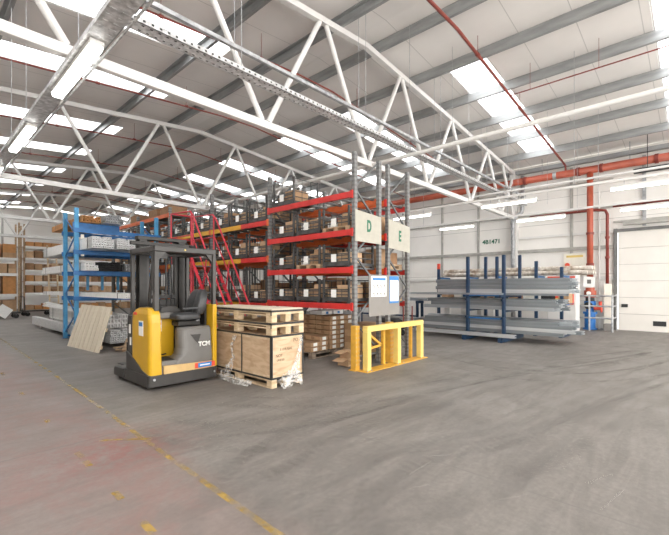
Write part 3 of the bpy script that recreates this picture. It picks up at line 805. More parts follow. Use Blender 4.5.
# neat carton stack under the lowest red beam
pallet(6.42,6.42,0,1.36,1.0,.13,'oldpallet','dark timber pallet under the neat stack of flat cartons beneath the red beam')
first = None; nn = 0
def flat_carton(x, y, z, label, group):
    global first
    if first is None:
        first = thing('flat_carton', label, 'box', (x,y,z), 0, group)
        B(-.124,.124,-.232,.232,.002,.094).build('carton', 'card', first, local=True, bevel=.006)
        MB().box(-.055,.055,-.235,-.2322,.018,.086).build('label', 'paper', first, local=True)
        MB().box(-.1252,-.1242,-.05,.05,.025,.085).build('tape', 'card3', first, local=True)
        return first
    o = copy_tree(first); o.location = (x+rnd.uniform(-.006,.006),y+rnd.uniform(-.004,.004),z); tag(o, label, 'box', group); return o
for lay in range(7):
    for a in range(3):
        for b in range(2):
            flat_carton(6.46+.262*a, 6.18+.48*b, .131+.105*lay, 'flat brown carton with white label in the tall neat stack under the red beam', 'flat cartons, tall stack')
for lay in range(3):
    for a in range(2):
        for b in range(2):
            if lay == 2 and (a, b) == (0, 0): continue
            flat_carton(5.87+.27*a, 6.18+.48*b, .131+.105*lay, 'flat brown carton in the low front row beside the tall neat stack', 'flat cartons, low row')
for k, (x, y, sx, sy, l) in enumerate(((6.55,6.45,.34,.4,'left'),(6.94,6.45,.32,.4,'right'))):
    c = thing('parcel', 'white wrapped parcel on top of the tall carton stack, %s of the pair' % l, 'parcel', (x,y,.868))
    B(x-sx/2,x+sx/2,y-sy/2,y+sy/2,.869,.96).build('wrapping', 'wrap', c, bevel=.01)
    MB().box(x-.04,x+.04,y-sy/2-.002,y-sy/2-.0005,.885,.94).build('label', 'sblue', c)
# odd open cartons beside the column guard
for k, (x, y, z, s) in enumerate(((5.78,4.98,0,.26),(5.80,5.0,.142,.20))):
    c = thing('open_carton', ['open brown carton on the floor just behind the amber column guard','open carton stacked upon another behind the amber column guard'][k], 'box', (x,y,z))
    MB().box(x-s/2,x+s/2,y-s/2,y+s/2,z,z+.14).build('carton', 'card2', c)
    f = MB().add([(x-s/2,y-s/2,z+.142),(x-s/2,y+s/2,z+.142),(x-s/2-.16,y+s/2,z+.105),(x-s/2-.16,y-s/2,z+.105),(x-s/2,y-s/2,z+.137),(x-s/2,y+s/2,z+.137),(x-s/2-.16,y+s/2,z+.10),(x-s/2-.16,y-s/2,z+.10)],[(0,1,2,3),(7,6,5,4),(0,4,5,1),(1,5,6,2),(2,6,7,3),(3,7,4,0)])
    f.build('flap', 'card2', c)
    MB().add([(x-s/2,y-s/2,z+.142),(x+s/2,y-s/2,z+.142),(x+s/2,y-s/2-.12,z+.09),(x-s/2,y-s/2-.12,z+.09),(x-s/2,y-s/2,z+.137),(x+s/2,y-s/2,z+.137),(x+s/2,y-s/2-.12,z+.085),(x-s/2,y-s/2-.12,z+.085)],[(0,1,2,3),(7,6,5,4),(0,4,5,1),(1,5,6,2),(2,6,7,3),(3,7,4,0)]).build('flap', 'card2', c)
# carton pile on the floor of the sign E rack
pallet(7.07,5.38,0,.8,1.0,.13,'pallet','timber pallet on the floor beneath the sign E rack')
for lay in range(4):
    for a in (-1,1):
        for b in (-1,1):
            carton(7.07+a*.19, 5.38+b*.24, .131+.14*lay, .36,.46,.135, 'card' if lay % 2 else 'card2', 'flat brown carton in the floor pile seen through the yellow barrier', 'cartons behind the barrier', rnd.uniform(-.03,.03))
# floor level stock further down the red rack
for bi in (1,2,3):
    for c in range(2):
        y = YS[bi]+.66+c*1.2
        pallet(6.05,y,0,.8,1.0,.13,'pallet','timber pallet on the floor of the red fronted rack, %s bay, %s place' % (ORD[bi], ORD[c]),'floor pallets')
        for a in (-1,1):
            for b in (-1,1): carton(6.05+a*.19,y+b*.24,.131,.36,.46,.55,'card3' if a*b > 0 else 'card','tall carton on the floor pallet, %s bay of the red fronted rack' % ORD[bi],'floor level cartons, %s bay' % ORD[bi])

# ------------------------------------------------------------------ red mobile steps
st = thing('mobile_steps', 'red tubular mobile safety steps standing against the rack aisle', 'steps', (4.95,8.9,0))
XA, XB = 4.66, 5.26
zp = 2.2
f = MB()
for x in (XA, XB):
    for y in (8.95,10.0): f.tube((x,y,.06),(x,y,zp),.022,8)
    f.tube((x,8.95,.1),(x,10.0,.1),.02,8).tube((x,8.95,1.15),(x,10.0,1.15),.018,8)
    f.tube((x,8.95,.1),(x,10.0,1.15),.016,8).tube((x,8.95,2.15),(x,10.0,1.15),.016,8)
f.tube((XA,10.0,.1),(XB,10.0,.1),.02,8).tube((XA,10,.1),(XB,10,2.1),.016,8).tube((XB,10,.1),(XA,10,2.1),.016,8)
f.build('support_frame', 'stepred', st)
for x in (XA, XB):
    MB().bar((x,7.45,.08),(x,8.95,zp),.03,.07,(1,0,0)).build('stringer', 'stepred', st)
    MB().path([(x,7.25,.55),(x,7.38,1.0),(x,8.85,zp+1.0),(x,9.0,zp+1.12),(x,10.0,zp+1.18),(x,10.0,zp)],.02,8).build('handrail', 'stepred', st)
    f = MB().tube((x,7.6,.35),(x,7.35,.98),.016,8).tube((x,8.4,1.42),(x,8.25,2.12),.016,8).tube((x,8.95,zp),(x,8.95,zp+1.1),.018,8).tube((x,8.95,zp+.55),(x,10,zp+.55),.016,8).tube((x,7.42,.6),(x,8.95,zp+.6),.014,8)
    f.build('rail_post', 'stepred', st)
MB().tube((XA,10,zp+1.18),(XB,10,zp+1.18),.02,8).tube((XA,10,zp+.55),(XB,10,zp+.55),.016,8).build('back_rail', 'stepred', st)
for k in range(9):
    t = (k+1)/10; B(XA+.015,XB-.015,7.40+1.5*t,7.58+1.5*t,.08+t*2.12,.105+t*2.12).build('tread', 'brace', st)
B(XA,XB,8.95,10.0,zp,zp+.03).build('platform', 'brace', st)
for x in (XA, XB):
    for y in (7.6,9.95): MB().tube((x-.02,y,.06),(x+.02,y,.06),.06,12).build('castor', 'rubber', st)
MB().tube((XA,7.6,.08),(XB,7.6,.08),.018,8).build('axle', 'stepred', st)

# ------------------------------------------------------------------ reach truck
T0 = V((2.36,5.77,0))
tk = thing('reach_truck', 'yellow and dark grey sit on reach truck parked beside the plywood crate', 'reach truck', (2.9,6.4,0))
def rrect(x0, x1, y0, y1, z, r=.03, n=4, rs=None):
    pts = []
    rs = rs or (r,)*4
    for (cx, cy, a0, rr) in ((x0,y0,180,rs[0]),(x1,y0,270,rs[1]),(x1,y1,0,rs[2]),(x0,y1,90,rs[3])):
        ox = cx+rr if cx == x0 else cx-rr; oy = cy+rr if cy == y0 else cy-rr
        for k in range(n+1):
            t = math.radians(a0+90*k/n); pts.append((ox+rr*math.cos(t), oy+rr*math.sin(t), z))
    return pts
# skirt and legs
MB().loft([rrect(2.36,3.46,5.77,6.72,.05,.05),rrect(2.36,3.46,5.77,6.72,.22,.05)]).build('chassis', 'truck_grey', tk, bevel=.008)
for x0, x1, l in ((2.36,2.57,'left'),(3.25,3.46,'right')):
    MB().prism([(6.73,.05),(7.15,.05),(7.15,.15),(7.12,.19),(6.73,.20)], 'x', x0, x1).build('outrigger_leg', 'truck_grey', tk, bevel=.008)
    B(x0+.05,x1-.05,6.74,7.10,.192,.197).build('leg_tread', 'truck_mid', tk)
    MB().tube((x0+.05,7.02,.065),(x1-.05,7.02,.065),.064,16).build('wheel', 'rubber', tk)
    MB().tube((x0+.06,6.0,.05),(x1-.06,6.0,.05),.049,16).build('wheel', 'rubber', tk)
MB().add([(2.58,5.758,.22),(3.40,5.758,.22),(3.40,5.758,.315),(2.58,5.758,.34),(2.58,5.80,.22),(3.40,5.80,.22),(3.40,5.80,.315),(2.58,5.80,.34)],
   [(0,1,2,3),(7,6,5,4),(0,4,5,1),(1,5,6,2),(2,6,7,3),(3,7,4,0)]).build('side_stripe', 'tan', tk)['label'] = 'tan stripe'
stx = MB().box(3.06,3.40,5.752,5.758,.235,.315).build('sticker', 'sred', tk)
B(3.11,3.34,5.748,5.752,.24,.31).build('sticker_panel', 'sblue', stx)
B(3.14,3.31,5.7465,5.748,.268,.284).build('sticker_strip', 'paper', stx)
MB().tube((2.44,5.768,.16),(2.44,5.756,.16),.018,10).tube((3.40,5.768,.14),(3.40,5.756,.14),.016,10).build('bolt', 'galv', tk)
MB().prism([(5.775,.22),(6.62,.22),(6.62,.50),(6.30,.40),(6.02,.27)], 'x', 2.362, 2.40).build('side_skirt', 'truck_grey', tk, bevel=.006)
# base body block above skirt at the back (battery / hydraulics)
MB().loft([rrect(2.44,3.40,6.30,6.80,.20,.03),rrect(2.44,3.40,6.30,6.80,1.0,.03)]).build('rear_housing', 'truck_grey', tk)
# yellow cowl on the left
cw = []
for z, y1, x1, y0 in ((.20,6.44,2.56,5.775),(.55,6.44,2.55,5.775),(.98,6.44,2.545,5.78),(1.10,6.42,2.545,5.80),(1.16,6.34,2.54,5.84),(1.19,6.22,2.52,5.90)):
    cw.append(rrect(2.375+(.0 if z < 1.12 else .02),x1,y0,y1,z,.05,rs=(.065,.02,.02,.05) if z < 1.18 else (.03,.01,.01,.03)))
MB().loft(cw).build('left_cowl', 'truck_yellow', tk, smooth=False, bevel=.004)['label'] = 'yellow rounded cowl'
B(2.368,2.374,5.99,6.14,.78,1.0).build('sticker', 'paper', tk)
B(2.3655,2.368,6.0,6.13,.92,.98).build('sticker_panel', 'sblue', tk)
B(2.3665,2.3745,6.22,6.33,1.08,1.12).build('logo_plate', 'sred', tk)
# dark side box with labels
B(2.385,2.56,6.45,6.62,.20,1.06).build('side_box', 'truck_grey', tk, bevel=.01)
B(2.379,2.385,6.49,6.56,.78,.92).build('sticker', 'paper', tk); B(2.379,2.385,6.47,6.52,.60,.72).build('sticker', 'paper', tk)
MB().tube((2.45,6.70,.45),(2.45,6.70,.62),.05,12).build('hydraulic_fitting', 'mast', tk)
# inner yellow panel
B(2.55,2.96,6.26,6.298,.36,1.03).build('inner_panel', 'truck_yellow', tk, bevel=.005)
B(2.66,2.76,6.253,6.259,.80,.98).build('sticker', 'paper', tk); MB().box(2.67,2.75,6.250,6.253,.90,.94).box(2.67,2.75,6.250,6.253,.82,.85).build('sticker_panel', 'sred', tk)
# step well
B(2.56,2.95,5.80,6.26,.20,.40).build('step', 'truck_mid', tk, bevel=.02)
B(2.60,2.80,5.85,6.2,.401,.408).build('step_mat', 'rubber', tk)
MB().bar((2.62,6.22,.42),(2.72,6.05,.47),.07,.02).build('pedal', 'mast', tk)
# grey moulded seat base
rg = []
for z, x0, y0, r in ((.32,2.72,5.785,.05),(.40,2.74,5.785,.08),(.46,2.80,5.79,.11),(.56,2.83,5.80,.12),(.75,2.83,5.82,.12),(.84,2.835,5.835,.12),(.875,2.86,5.87,.10)):
    rg.append(rrect(x0+.03,3.375,y0,6.24,z,rs=(r,.02,.02,.30),n=6))
MB().loft(rg).build('seat_base', 'truck_mid', tk, smooth=False, bevel=.003)['label'] = 'grey moulded body panel'
MB().add([(3.02,5.815,.76),(3.18,5.815,.76),(3.13,5.809,.62),(3.02,5.798,.76),(3.18,5.798,.76),(3.13,5.790,.62)],[(0,1,2),(5,4,3),(0,3,4,1),(1,4,5,2),(2,5,3,0)]).build('emblem', 'truck_grey', tk)
text('TCM', .095, (3.235,5.789,.60), (1,0,0), (0,0,1), 'paper', tk, 'lettering', depth=.004, bold=.004)
# right yellow pillar
B(3.38,3.455,5.775,6.28,.22,1.22).build('right_pillar', 'truck_yellow', tk, bevel=.015)['label'] = 'yellow corner pillar'
# seat
MB().box(2.90,3.28,5.98,6.22,.88,.97).build('seat_suspension', 'mast', tk, bevel=.02)
MB().tube((2.92,6.0,.90),(3.26,6.0,.96),.02,8).tube((2.92,6.2,.96),(3.26,6.2,.90),.02,8).build('seat_linkage', 'galv', tk)
def pad(r): return MB().loft(r)
pad([rrect(2.88,3.24,5.90,6.24,.975,.08),rrect(2.84,3.26,5.87,6.25,1.0,.10),rrect(2.84,3.25,5.87,6.25,1.06,.10),rrect(2.89,3.22,5.92,6.21,1.09,.09)]).build('seat_cushion', 'vinyl', tk, bevel=.015, smooth=True)
sb = []
for t, w, th in ((0,.19,.13),(.10,.21,.16),(.24,.21,.15),(.34,.17,.13),(.40,.12,.08)):
    cx = 3.22+.28*t; z = 1.06+t
    sb.append([(cx-th*.5,6.09-w,z),(cx-th*.62,6.09-w*.6,z),(cx-th*.35,6.09,z),(cx-th*.62,6.09+w*.6,z),(cx-th*.5,6.09+w,z),(cx+th*.4,6.09+w,z),(cx+th*.6,6.09,z),(cx+th*.4,6.09-w,z)])
MB().loft(sb).build('seat_back', 'vinyl', tk, bevel=.012, smooth=True)
MB().box(3.16,3.20,5.86,5.90,1.1,1.16).box(2.92,3.20,5.86,5.91,1.15,1.18).build('armrest', 'vinyl', tk, bevel=.01)
B(3.33,3.365,5.95,6.22,.88,1.22).build('seat_mount', 'mast', tk)
# console
MB().prism([(2.52,1.03),(3.10,1.03),(3.10,1.14),(2.98,1.20),(2.60,1.17),(2.52,1.12)], 'y', 6.30, 6.70).build('console', 'truck_grey', tk, bevel=.02)
MB().prism([(2.56,1.0),(2.98,1.0),(2.90,1.10),(2.60,1.10)], 'y', 6.14, 6.30).build('console_front', 'truck_mid', tk, bevel=.02)
sw = MB().tube((2.68,6.30,1.15),(2.66,6.26,1.20),.09,16).build('steering_wheel', 'rubber', tk)
MB().tube((2.63,6.25,1.20),(2.62,6.23,1.26),.02,8).build('steering_knob', 'rubber', sw)
for x in (2.88,2.95,3.02): MB().tube((x,6.36,1.18),(x,6.34,1.28),.008,6).tube((x,6.34,1.28),(x,6.34,1.31),.016,8).build('control_lever', 'rubber', tk)
B(2.80,3.10,6.42,6.46,1.18,1.30).build('display_panel', 'mast', tk, bevel=.01)
# overhead guard
for p, q, w in (((2.50,5.86,1.15),(2.50,5.86,2.03),.065),((3.42,5.83,1.2),(3.42,5.83,2.03),.055),((2.50,6.72,.9),(2.50,6.72,2.03),.055),((3.42,6.72,.9),(3.42,6.72,2.03),.055),((2.72,6.68,1.0),(2.66,6.3,2.03),.04),((2.60,6.12,1.1),(2.53,6.0,2.03),.04)):
    MB().bar(p, q, w, w*1.3, (0,1,0)).build('guard_post', 'truck_grey', tk, bevel=.006)
f = MB().box(2.46,3.46,5.80,5.88,2.02,2.11).box(2.46,3.46,6.68,6.76,2.02,2.11).box(2.46,2.53,5.88,6.68,2.02,2.11).box(3.39,3.46,5.88,6.68,2.02,2.11)
f.build('guard_frame', 'truck_grey', tk, bevel=.015)
f = MB()
for i in range(7): x = 2.60+.12*i; f.box(x,x+.025,5.88,6.68,2.05,2.10)
f.build('guard_slats', 'truck_grey', tk)
for x in (2.46,3.39):
    MB().prism([(5.88,2.02),(5.88,1.88),(6.0,2.02)],'x',x,x+.05).build('gusset','truck_grey',tk)
MB().prism([(2.53,2.02),(2.53,1.90),(2.64,2.02)],'y',5.82,5.86).prism([(3.39,2.02),(3.39,1.90),(3.28,2.02)],'y',5.82,5.86).build('gusset','truck_grey',tk)
MB().tube((2.92,5.79,2.065),(2.92,5.80,2.065),.014,8).build('marker_lamp', 'pyellow', tk)
MB().tube((3.30,6.3,2.11),(3.30,6.3,2.19),.055,14).build('beacon', 'rubber', tk)
MB().box(2.55,2.70,5.92,6.0,1.93,2.01).build('work_lamp', 'mast', tk)
# mast
for x in (2.66,3.34):
    MB().box(x,x+.12,6.86,6.89,.08,2.30).box(x,x+.12,7.0,7.03,.08,2.30).box(x+.045,x+.075,6.89,7.0,.08,2.30).build('mast_channel', 'mast', tk)
    xi = x+.125 if x < 3 else x-.055
    MB().box(xi,xi+.05,6.90,7.0,.10,2.26).build('inner_mast', 'truck_grey', tk)
MB().box(2.64,3.50,6.88,7.02,2.30,2.36).build('mast_crosshead', 'mast', tk, bevel=.008)
MB().box(2.50,3.56,6.80,6.86,2.20,2.26).build('mast_tie', 'mast', tk, bevel=.008)
B(2.78,3.34,6.90,6.93,.3,.4).build('mast_crossbar', 'mast', tk); B(2.84,3.28,6.9,6.93,1.3,1.36).build('mast_crossbar', 'mast', tk)
MB().tube((2.88,6.94,.1),(2.88,6.94,1.9),.02,10).tube((3.24,6.94,.1),(3.24,6.94,1.9),.02,10).build('lift_cylinder', 'galv', tk)
MB().box(2.97,2.99,6.93,6.95,.3,2.3).box(3.13,3.15,6.93,6.95,.3,2.3).build('lift_chain', 'mast', tk)
MB().path([(2.92,6.9,.5),(2.90,6.87,1.2),(2.92,6.88,2.0),(3.0,6.9,2.25)],.012,6).path([(3.2,6.9,.5),(3.22,6.87,1.2),(3.2,6.88,2.0),(3.1,6.9,2.25)],.012,6).build('hydraulic_hose', 'rubber', tk)
MB().box(2.70,3.42,7.06,7.10,.25,.33).box(2.70,3.42,7.06,7.10,.55,.62).box(2.74,2.80,7.03,7.06,.2,.65).box(3.32,3.38,7.03,7.06,.2,.65).build('fork_carriage', 'mast', tk)
for x in (2.72,3.28): MB().prism([(7.10,.62),(7.14,.62),(7.15,.11),(8.05,.075),(8.05,.065),(7.10,.065)], 'x', x, x+.11).build('fork', 'mast', tk)

# ------------------------------------------------------------------ plywood crate and lids
cx0, cx1, cy0, cy1 = 3.66, 4.27, 4.62, 6.42
cr = thing('plywood_crate', 'large strapped plywood crate with stencilled end beside the reach truck', 'crate', ((cx0+cx1)/2,(cy0+cy1)/2,0))
B(cx0,cx1,cy0,cy1,.13,.775).build('body', 'ply', cr, bevel=.004)
d = MB()
for x in (cx0,(cx0+cx1)/2-.05,cx1-.1): d.box(x,x+.1,cy0,cy1,.0,.022).box(x,x+.1,cy0,cy1,.105,.129)
d.build('skid', 'pine', cr)
d = MB()
for x in (cx0,(cx0+cx1)/2-.05,cx1-.1):
    for y in (cy0,(cy0+cy1)/2-.06,cy1-.12): B(x,x+.1,y,y+.12,.022,.105).build('block', 'pine', cr)
for z in (.13,.715):
    MB().box(cx0-.012,cx0-.001,cy0-.012,cy1,z,z+.06).box(cx0-.012,cx1+.012,cy0-.012,cy0-.001,z,z+.06).build('batten', 'pine', cr)
d = MB()
e = .016
for a, b in ((cx0-e,cx0+.012),(cx1-.015,cx1+.013)): d.box(a,b,cy0-e,cy0-e+.004,.13,.775)
d.box(cx0-e,cx0-e+.004,cy0-e,cy0+.025,.13,.775).box(cx0-e,cx0-e+.003,5.35,5.375,.13,.775).box(cx0-e,cx0-e+.003,6.2,6.225,.13,.775)
for z in (.13,.750): d.box(cx0-e-.001,cx0-e+.003,cy0-e,cy1,z,z+.028).box(cx0-e,cx1+.013,cy0-e-.001,cy0-e+.003,z,z+.028)
d.build('edge_strapping', 'strap', cr)
for s_, sz, x, z in (('PO',.075,4.13,.68),('I I HUSAL',.06,3.94,.56),('NOT',.06,3.80,.47),('UNDER',.045,3.83,.405)):
    text(s_, sz, (x,cy0-.003,z), (1,0,0), (0,0,1), 'ink', cr, 'stencil', depth=.001)
for k in range(2):
    z = .785+.19*k; l = thing('crate_lid', ['lower','upper'][k]+' pine pallet lid strapped on top of the plywood crate', 'crate lid', ((cx0+cx1)/2,(cy0+cy1)/2,z), 0, 'pallet lids on the crate')
    X0, X1, Y0, Y1 = cx0-.01, cx1+.02, cy0-.01, cy1+.02
    for x in (X0,(X0+X1)/2-.05,X1-.1):
        for y in (Y0,Y0+.85,Y1-.13): B(x,x+.1,y,y+.13,z,z+.095).build('block', 'pine', l)
    d = MB()
    for x in (X0,(X0+X1)/2-.05,X1-.1): d.box(x,x+.1,Y0,Y1,z+.095,z+.115)
    for y in (Y0,Y0+.85,Y1-.13): d.box(X0,X1,y,y+.13,z+.115,z+.135)
    d.build('bearer', 'pine', l)
    B(X0,X1,Y0,Y1,z+.135,z+.178).build('deck', 'pine', l, bevel=.003)
    MB().box(X0-.004,X0-.001,Y0-.004,Y1,z+.150,z+.180).box(X0-.004,X1,Y0-.004,Y0-.001,z+.150,z+.180).box(X0-.004,X0-.001,Y0-.004,Y0+.02,z+.10,z+.176).build('strapping', 'strap', l)
tag(MB().box(cx0,cx1+.01,cy0,cy1,1.156,1.172).build('plywood_sheet', 'pale_ply'), 'thin pale plywood sheet lying on top of the crate lids', 'board')
# plastic film
def film(pts, wid, seed, name, label, rows=9):
    r = random.Random(seed); mb = MB(); n = len(pts)
    for i, p in enumerate(pts):
        p = V(p); d = (V(pts[min(i+1,n-1)])-V(pts[max(i-1,0)])).normalized(); a = wid[i][0]; 
        for j in range(rows):
            t = j/(rows-1)-.5; o_ = V(a)*t*2
            q = p+o_+V((r.uniform(-1,1),r.uniform(-1,1),r.uniform(-1,1)))*wid[i][1]
            q.z = max(q.z, .004); mb.v.append(tuple(q))
    for i in range(n-1):
        for j in range(rows-1): k = i*rows+j; mb.f.append((k,k+1,k+rows+1,k+rows))
    return tag(mb.build(name, 'film', smooth=True), label, 'plastic film')
Yc = cy0-.035
film([(4.23,Yc,.74),(4.20,Yc,.60),(4.16,Yc,.45),(4.10,Yc,.30),(4.04,Yc-.03,.16),(4.0,Yc-.08,.06)], [((.03,0,0),.008),((.035,0,0),.008),((.04,0,0),.01),((.06,0,0),.01),((.12,0,.02),.015),((.16,-.03,0),.02)], 3, 'plastic_film', 'crumpled clear plastic film trailing down the stencilled end of the crate')
film([(3.75,Yc-.06,.06),(3.84,Yc-.10,.12),(3.94,Yc-.11,.16),(4.04,Yc-.10,.14),(4.14,Yc-.08,.08),(4.2,Yc-.05,.03)], [((0,.05,.08),.03)]*6, 5, 'plastic_film', 'bunched clear plastic film heaped on the floor at the crate corner')
Xc = cx0-.05
film([(Xc,5.5,.72),(Xc,5.6,.55),(Xc,5.55,.35),(Xc-.05,5.62,.18),(Xc-.12,5.72,.05)], [((0,.05,0),.01),((0,.03,0),.012),((0,.05,0),.012),((0,.10,.02),.02),((.02,.16,0),.02)], 8, 'plastic_film', 'torn plastic film hanging on the long side of the crate')
film([(Xc-.05,5.0,.03),(Xc-.10,5.3,.05),(Xc-.12,5.6,.07),(Xc-.06,5.7,.07),(Xc-.05,5.8,.06)], [((.06,0,.03),.02)]*5, 9, 'plastic_film', 'long ruffle of plastic film along the floor below the crate side')

# ------------------------------------------------------------------ blue rack of bar stock
br = thing('bar_stock_rack', 'blue steel rack holding long metal bar bundles left of the reach truck', 'storage rack', (4.3,13.1,0))
for x in (3.16,5.34):
    for y in (12.55,13.65):
        B(x,x+.10,y,y+.10,.012,3.68).build('upright', 'blue_light', br, bevel=.004)
        B(x-.03,x+.13,y-.03,y+.13,0,.012).build('base_plate', 'blue', br)
    d = MB(); z = .2; s = 0
    while z < 3.3:
        d.bar((x+.05,12.65 if s else 13.65,z),(x+.05,13.65 if s else 12.65,z+.55),.03,.03,(1,0,0)); z += .55; s = 1-s
    d.build('brace', 'blue', br)
for y in (12.54,13.70):
    for z in (3.12,2.52,1.95,1.24,.10):
        if z == .10: B(3.26,5.34,y+.02,y+.09,.04,.10).build('beam', 'blue', br)
        else: B(3.12,5.48,y-.045,y,z-.12,z).build('beam', 'blue', br)
for x in (3.75,4.15,4.6):
    B(x,x+.07,13.66,13.70,1.40,1.83).build('divider', 'blue_light', br)
MB().box(3.12,4.30,12.56,12.60,3.121,3.28).build('side_plate', 'blue', br)
B(3.30,3.37,12.50,12.54,2.35,2.95).build('yellow_stop', 'pwhite', br)

def bundle(x0, x1, z0, z1, y0, y1, nx, nz, m, label, cat='tube bundle', wrapm=None, skew=0):
    t = thing('tube_bundle', label, cat, ((x0+x1)/2,(y0+y1)/2,z0), 0, None)
    mb = MB(); dx = (x1-x0)/nx; dz = (z1-z0)/nz; g = .06
    for i in range(nx):
        for j in range(nz):
            if j == nz-1 and (i*7+3) % 4 == 0: continue
            a, b = x0+i*dx+dx*g, x0+(i+1)*dx-dx*g; c, d = z0+j*dz, z0+(j+1)*dz-dz*g
            e = rnd.uniform(0,.08); w = dx*.18
            # hollow section: outer skin, rim, inner walls, back stop
            vo = [(a,c),(b,c),(b,d),(a,d)]; vi = [(a+w,c+w),(b-w,c+w),(b-w,d-w),(a+w,d-w)]
            vs = [(u,y0+e,v) for u,v in vo]+[(u,y0+e,v) for u,v in vi]+[(u,y0+e+.25,v) for u,v in vi]+[(u,y1,v) for u,v in vo]
            fs = [(k,(k+1)%4,4+(k+1)%4,4+k) for k in range(4)]+[(4+k,4+(k+1)%4,8+(k+1)%4,8+k) for k in range(4)]+[(8,9,10,11)]+[(k,12+k,12+(k+1)%4,(k+1)%4) for k in range(4)]+[(15,14,13,12)]
            mb.add(vs, fs)
    mb.build('tubes', m, t)
    e = .003
    for y in (y0+.45,(y0+y1)/2,y1-.5):
        s = MB(); s.box(x0-e,x0,y,y+.03,z0,z1).box(x1,x1+e,y,y+.03,z0,z1).box(x0-e,x1+e,y,y+.03,z1,z1+e)
        s.build('strap', 'strap', t)
    if wrapm: MB().box(x0-.006,x0-.004,y0+.5,y1-.6,z0+.002,z1-.01).build('wrapping', wrapm, t)
    return t
bundle(3.29,3.80,2.521,2.82,11.45,16.8,8,5,'alu','silvery tube bundle on the second highest blue shelf, left one',wrapm='wrap')
bundle(3.84,4.42,2.521,2.80,11.35,16.9,8,5,'alu','silvery tube bundle on the second highest blue shelf, middle one')
bundle(4.48,5.04,2.521,2.78,11.4,16.9,7,4,'alu','silvery tube bundle on the second highest blue shelf, right one')
bundle(3.30,3.62,1.951,2.17,12.1,17.0,4,3,'wrap','white bar bundle on the middle blue shelf, left one')
bundle(3.68,4.26,1.951,2.20,12.15,17.0,8,4,'rubber','black bar bundle on the middle blue shelf')
bundle(4.32,4.80,1.951,2.17,12.1,17.0,5,3,'galv','grey bar bundle on the middle blue shelf, right one')
bundle(3.30,3.56,1.241,1.35,9.3,16.9,4,2,'wrap','long white bars on the lower blue shelf jutting far toward the truck')
bundle(3.62,4.1,1.241,1.35,10.2,16.9,6,2,'alu','pale metal bars on the lower blue shelf beside the long white bars')
bundle(3.44,4.22,.101,.43,10.6,16.6,11,6,'alu','grey honeycomb tube bundle at floor level behind the leaning plank board')
bundle(4.3,4.95,.101,.38,10.9,16.7,8,5,'galv','darker grey tube bundle at floor level near the truck mast')
bundle(3.40,4.0,.45,.79,11.0,16.5,7,3,'wrap','white wrapped bars lying on the honeycomb tube bundle')
bundle(3.28,3.74,3.29,3.46,12.3,15.6,5,2,'card_orange','orange brown bar bundle on the top blue shelf')
bundle(3.8,4.28,3.29,3.52,12.1,16.6,8,3,'galv','grey bar bundle on the top blue shelf')
# profiles protruding on floor to the left of the rack
tag(MB().box(3.285,3.425,12.9,18.6,.101,.40).box(3.33,3.37,17.5,17.6,0,.101).build('wrapped_profiles', 'alu', bevel=.02), 'low pale bundle of profiles along the left bottom edge of the blue rack', 'profile bundle')
m_ = MB()
for k in range(8): m_.bar((3.30+.04*k,12.3+.1*k,.80+.02*(k%3)),(3.24+.05*k,16.6+.1*k,.86+.05*(k%3)),.05,.03)
tag(m_.build('loose_profiles', 'wrap'), 'loose white profiles lying over the wrapped bars inside the blue rack', 'profiles')
# leaning plank board
import math as _m
bx = MB(); p0 = V((2.98,10.0,0)); p1 = V((2.81,11.85,0)); q0 = V((3.27,10.05,1.03)); q1 = V((3.13,11.83,1.05))
nrm = (p1-p0).cross(q0-p0).normalized()*.025
pb = thing('plank_board', 'pale wooden plank board leaning against the blue bar rack', 'board', (3.0,10.9,0))
npk = 8
for k in range(npk):
    a, b = k/npk+.008, (k+1)/npk-.008
    vs = [p0.lerp(p1,a),p0.lerp(p1,b),q0.lerp(q1,b),q0.lerp(q1,a)]
    bx.add([v for v in vs]+[v+nrm for v in vs], [(0,1,2,3),(7,6,5,4),(0,4,5,1),(1,5,6,2),(2,6,7,3),(3,7,4,0)])
bx.build('planks', 'pale_ply', pb)
d = MB()
for t_ in (.12,.5,.88):
    a = p0.lerp(q0,t_)+nrm*1.6; b = p1.lerp(q1,t_)+nrm*1.6; d.bar(a, b, .08, .03, nrm)
d.build('batten', 'pine', pb)
# broken timber by the tube bundle
for k, (a, b) in enumerate((((3.35,10.05,.03),(3.95,9.85,.03)),((3.45,9.75,.03),(3.75,10.35,.22)),((3.3,9.9,.10),(3.95,10.2,.10)))):
    tag(MB().bar(a,b,.10,.03).build('timber_offcut', 'pallet'), ['timber offcut flat on the floor before the tube bundle','timber offcut propped up against the tube bundle end','timber offcut crossing over the others by the tube bundle'][k], 'timber')
# wooden-edged steps: a pale ladder behind the blue rack
ld = thing('ladder', 'pale wooden ladder propped upright before the far carton racks', 'ladder', (6.2,29.2,0))
for x in (6.0,6.45): MB().bar((x,28.9,0),(x,29.7,4.1),.05,.08,(1,0,0)).build('stile', 'pine', ld)
for k in range(13): z = .28+.29*k; MB().tube((6.0,28.95+z*.195,z),(6.45,28.95+z*.195,z),.018,6).build('rung', 'pine', ld)

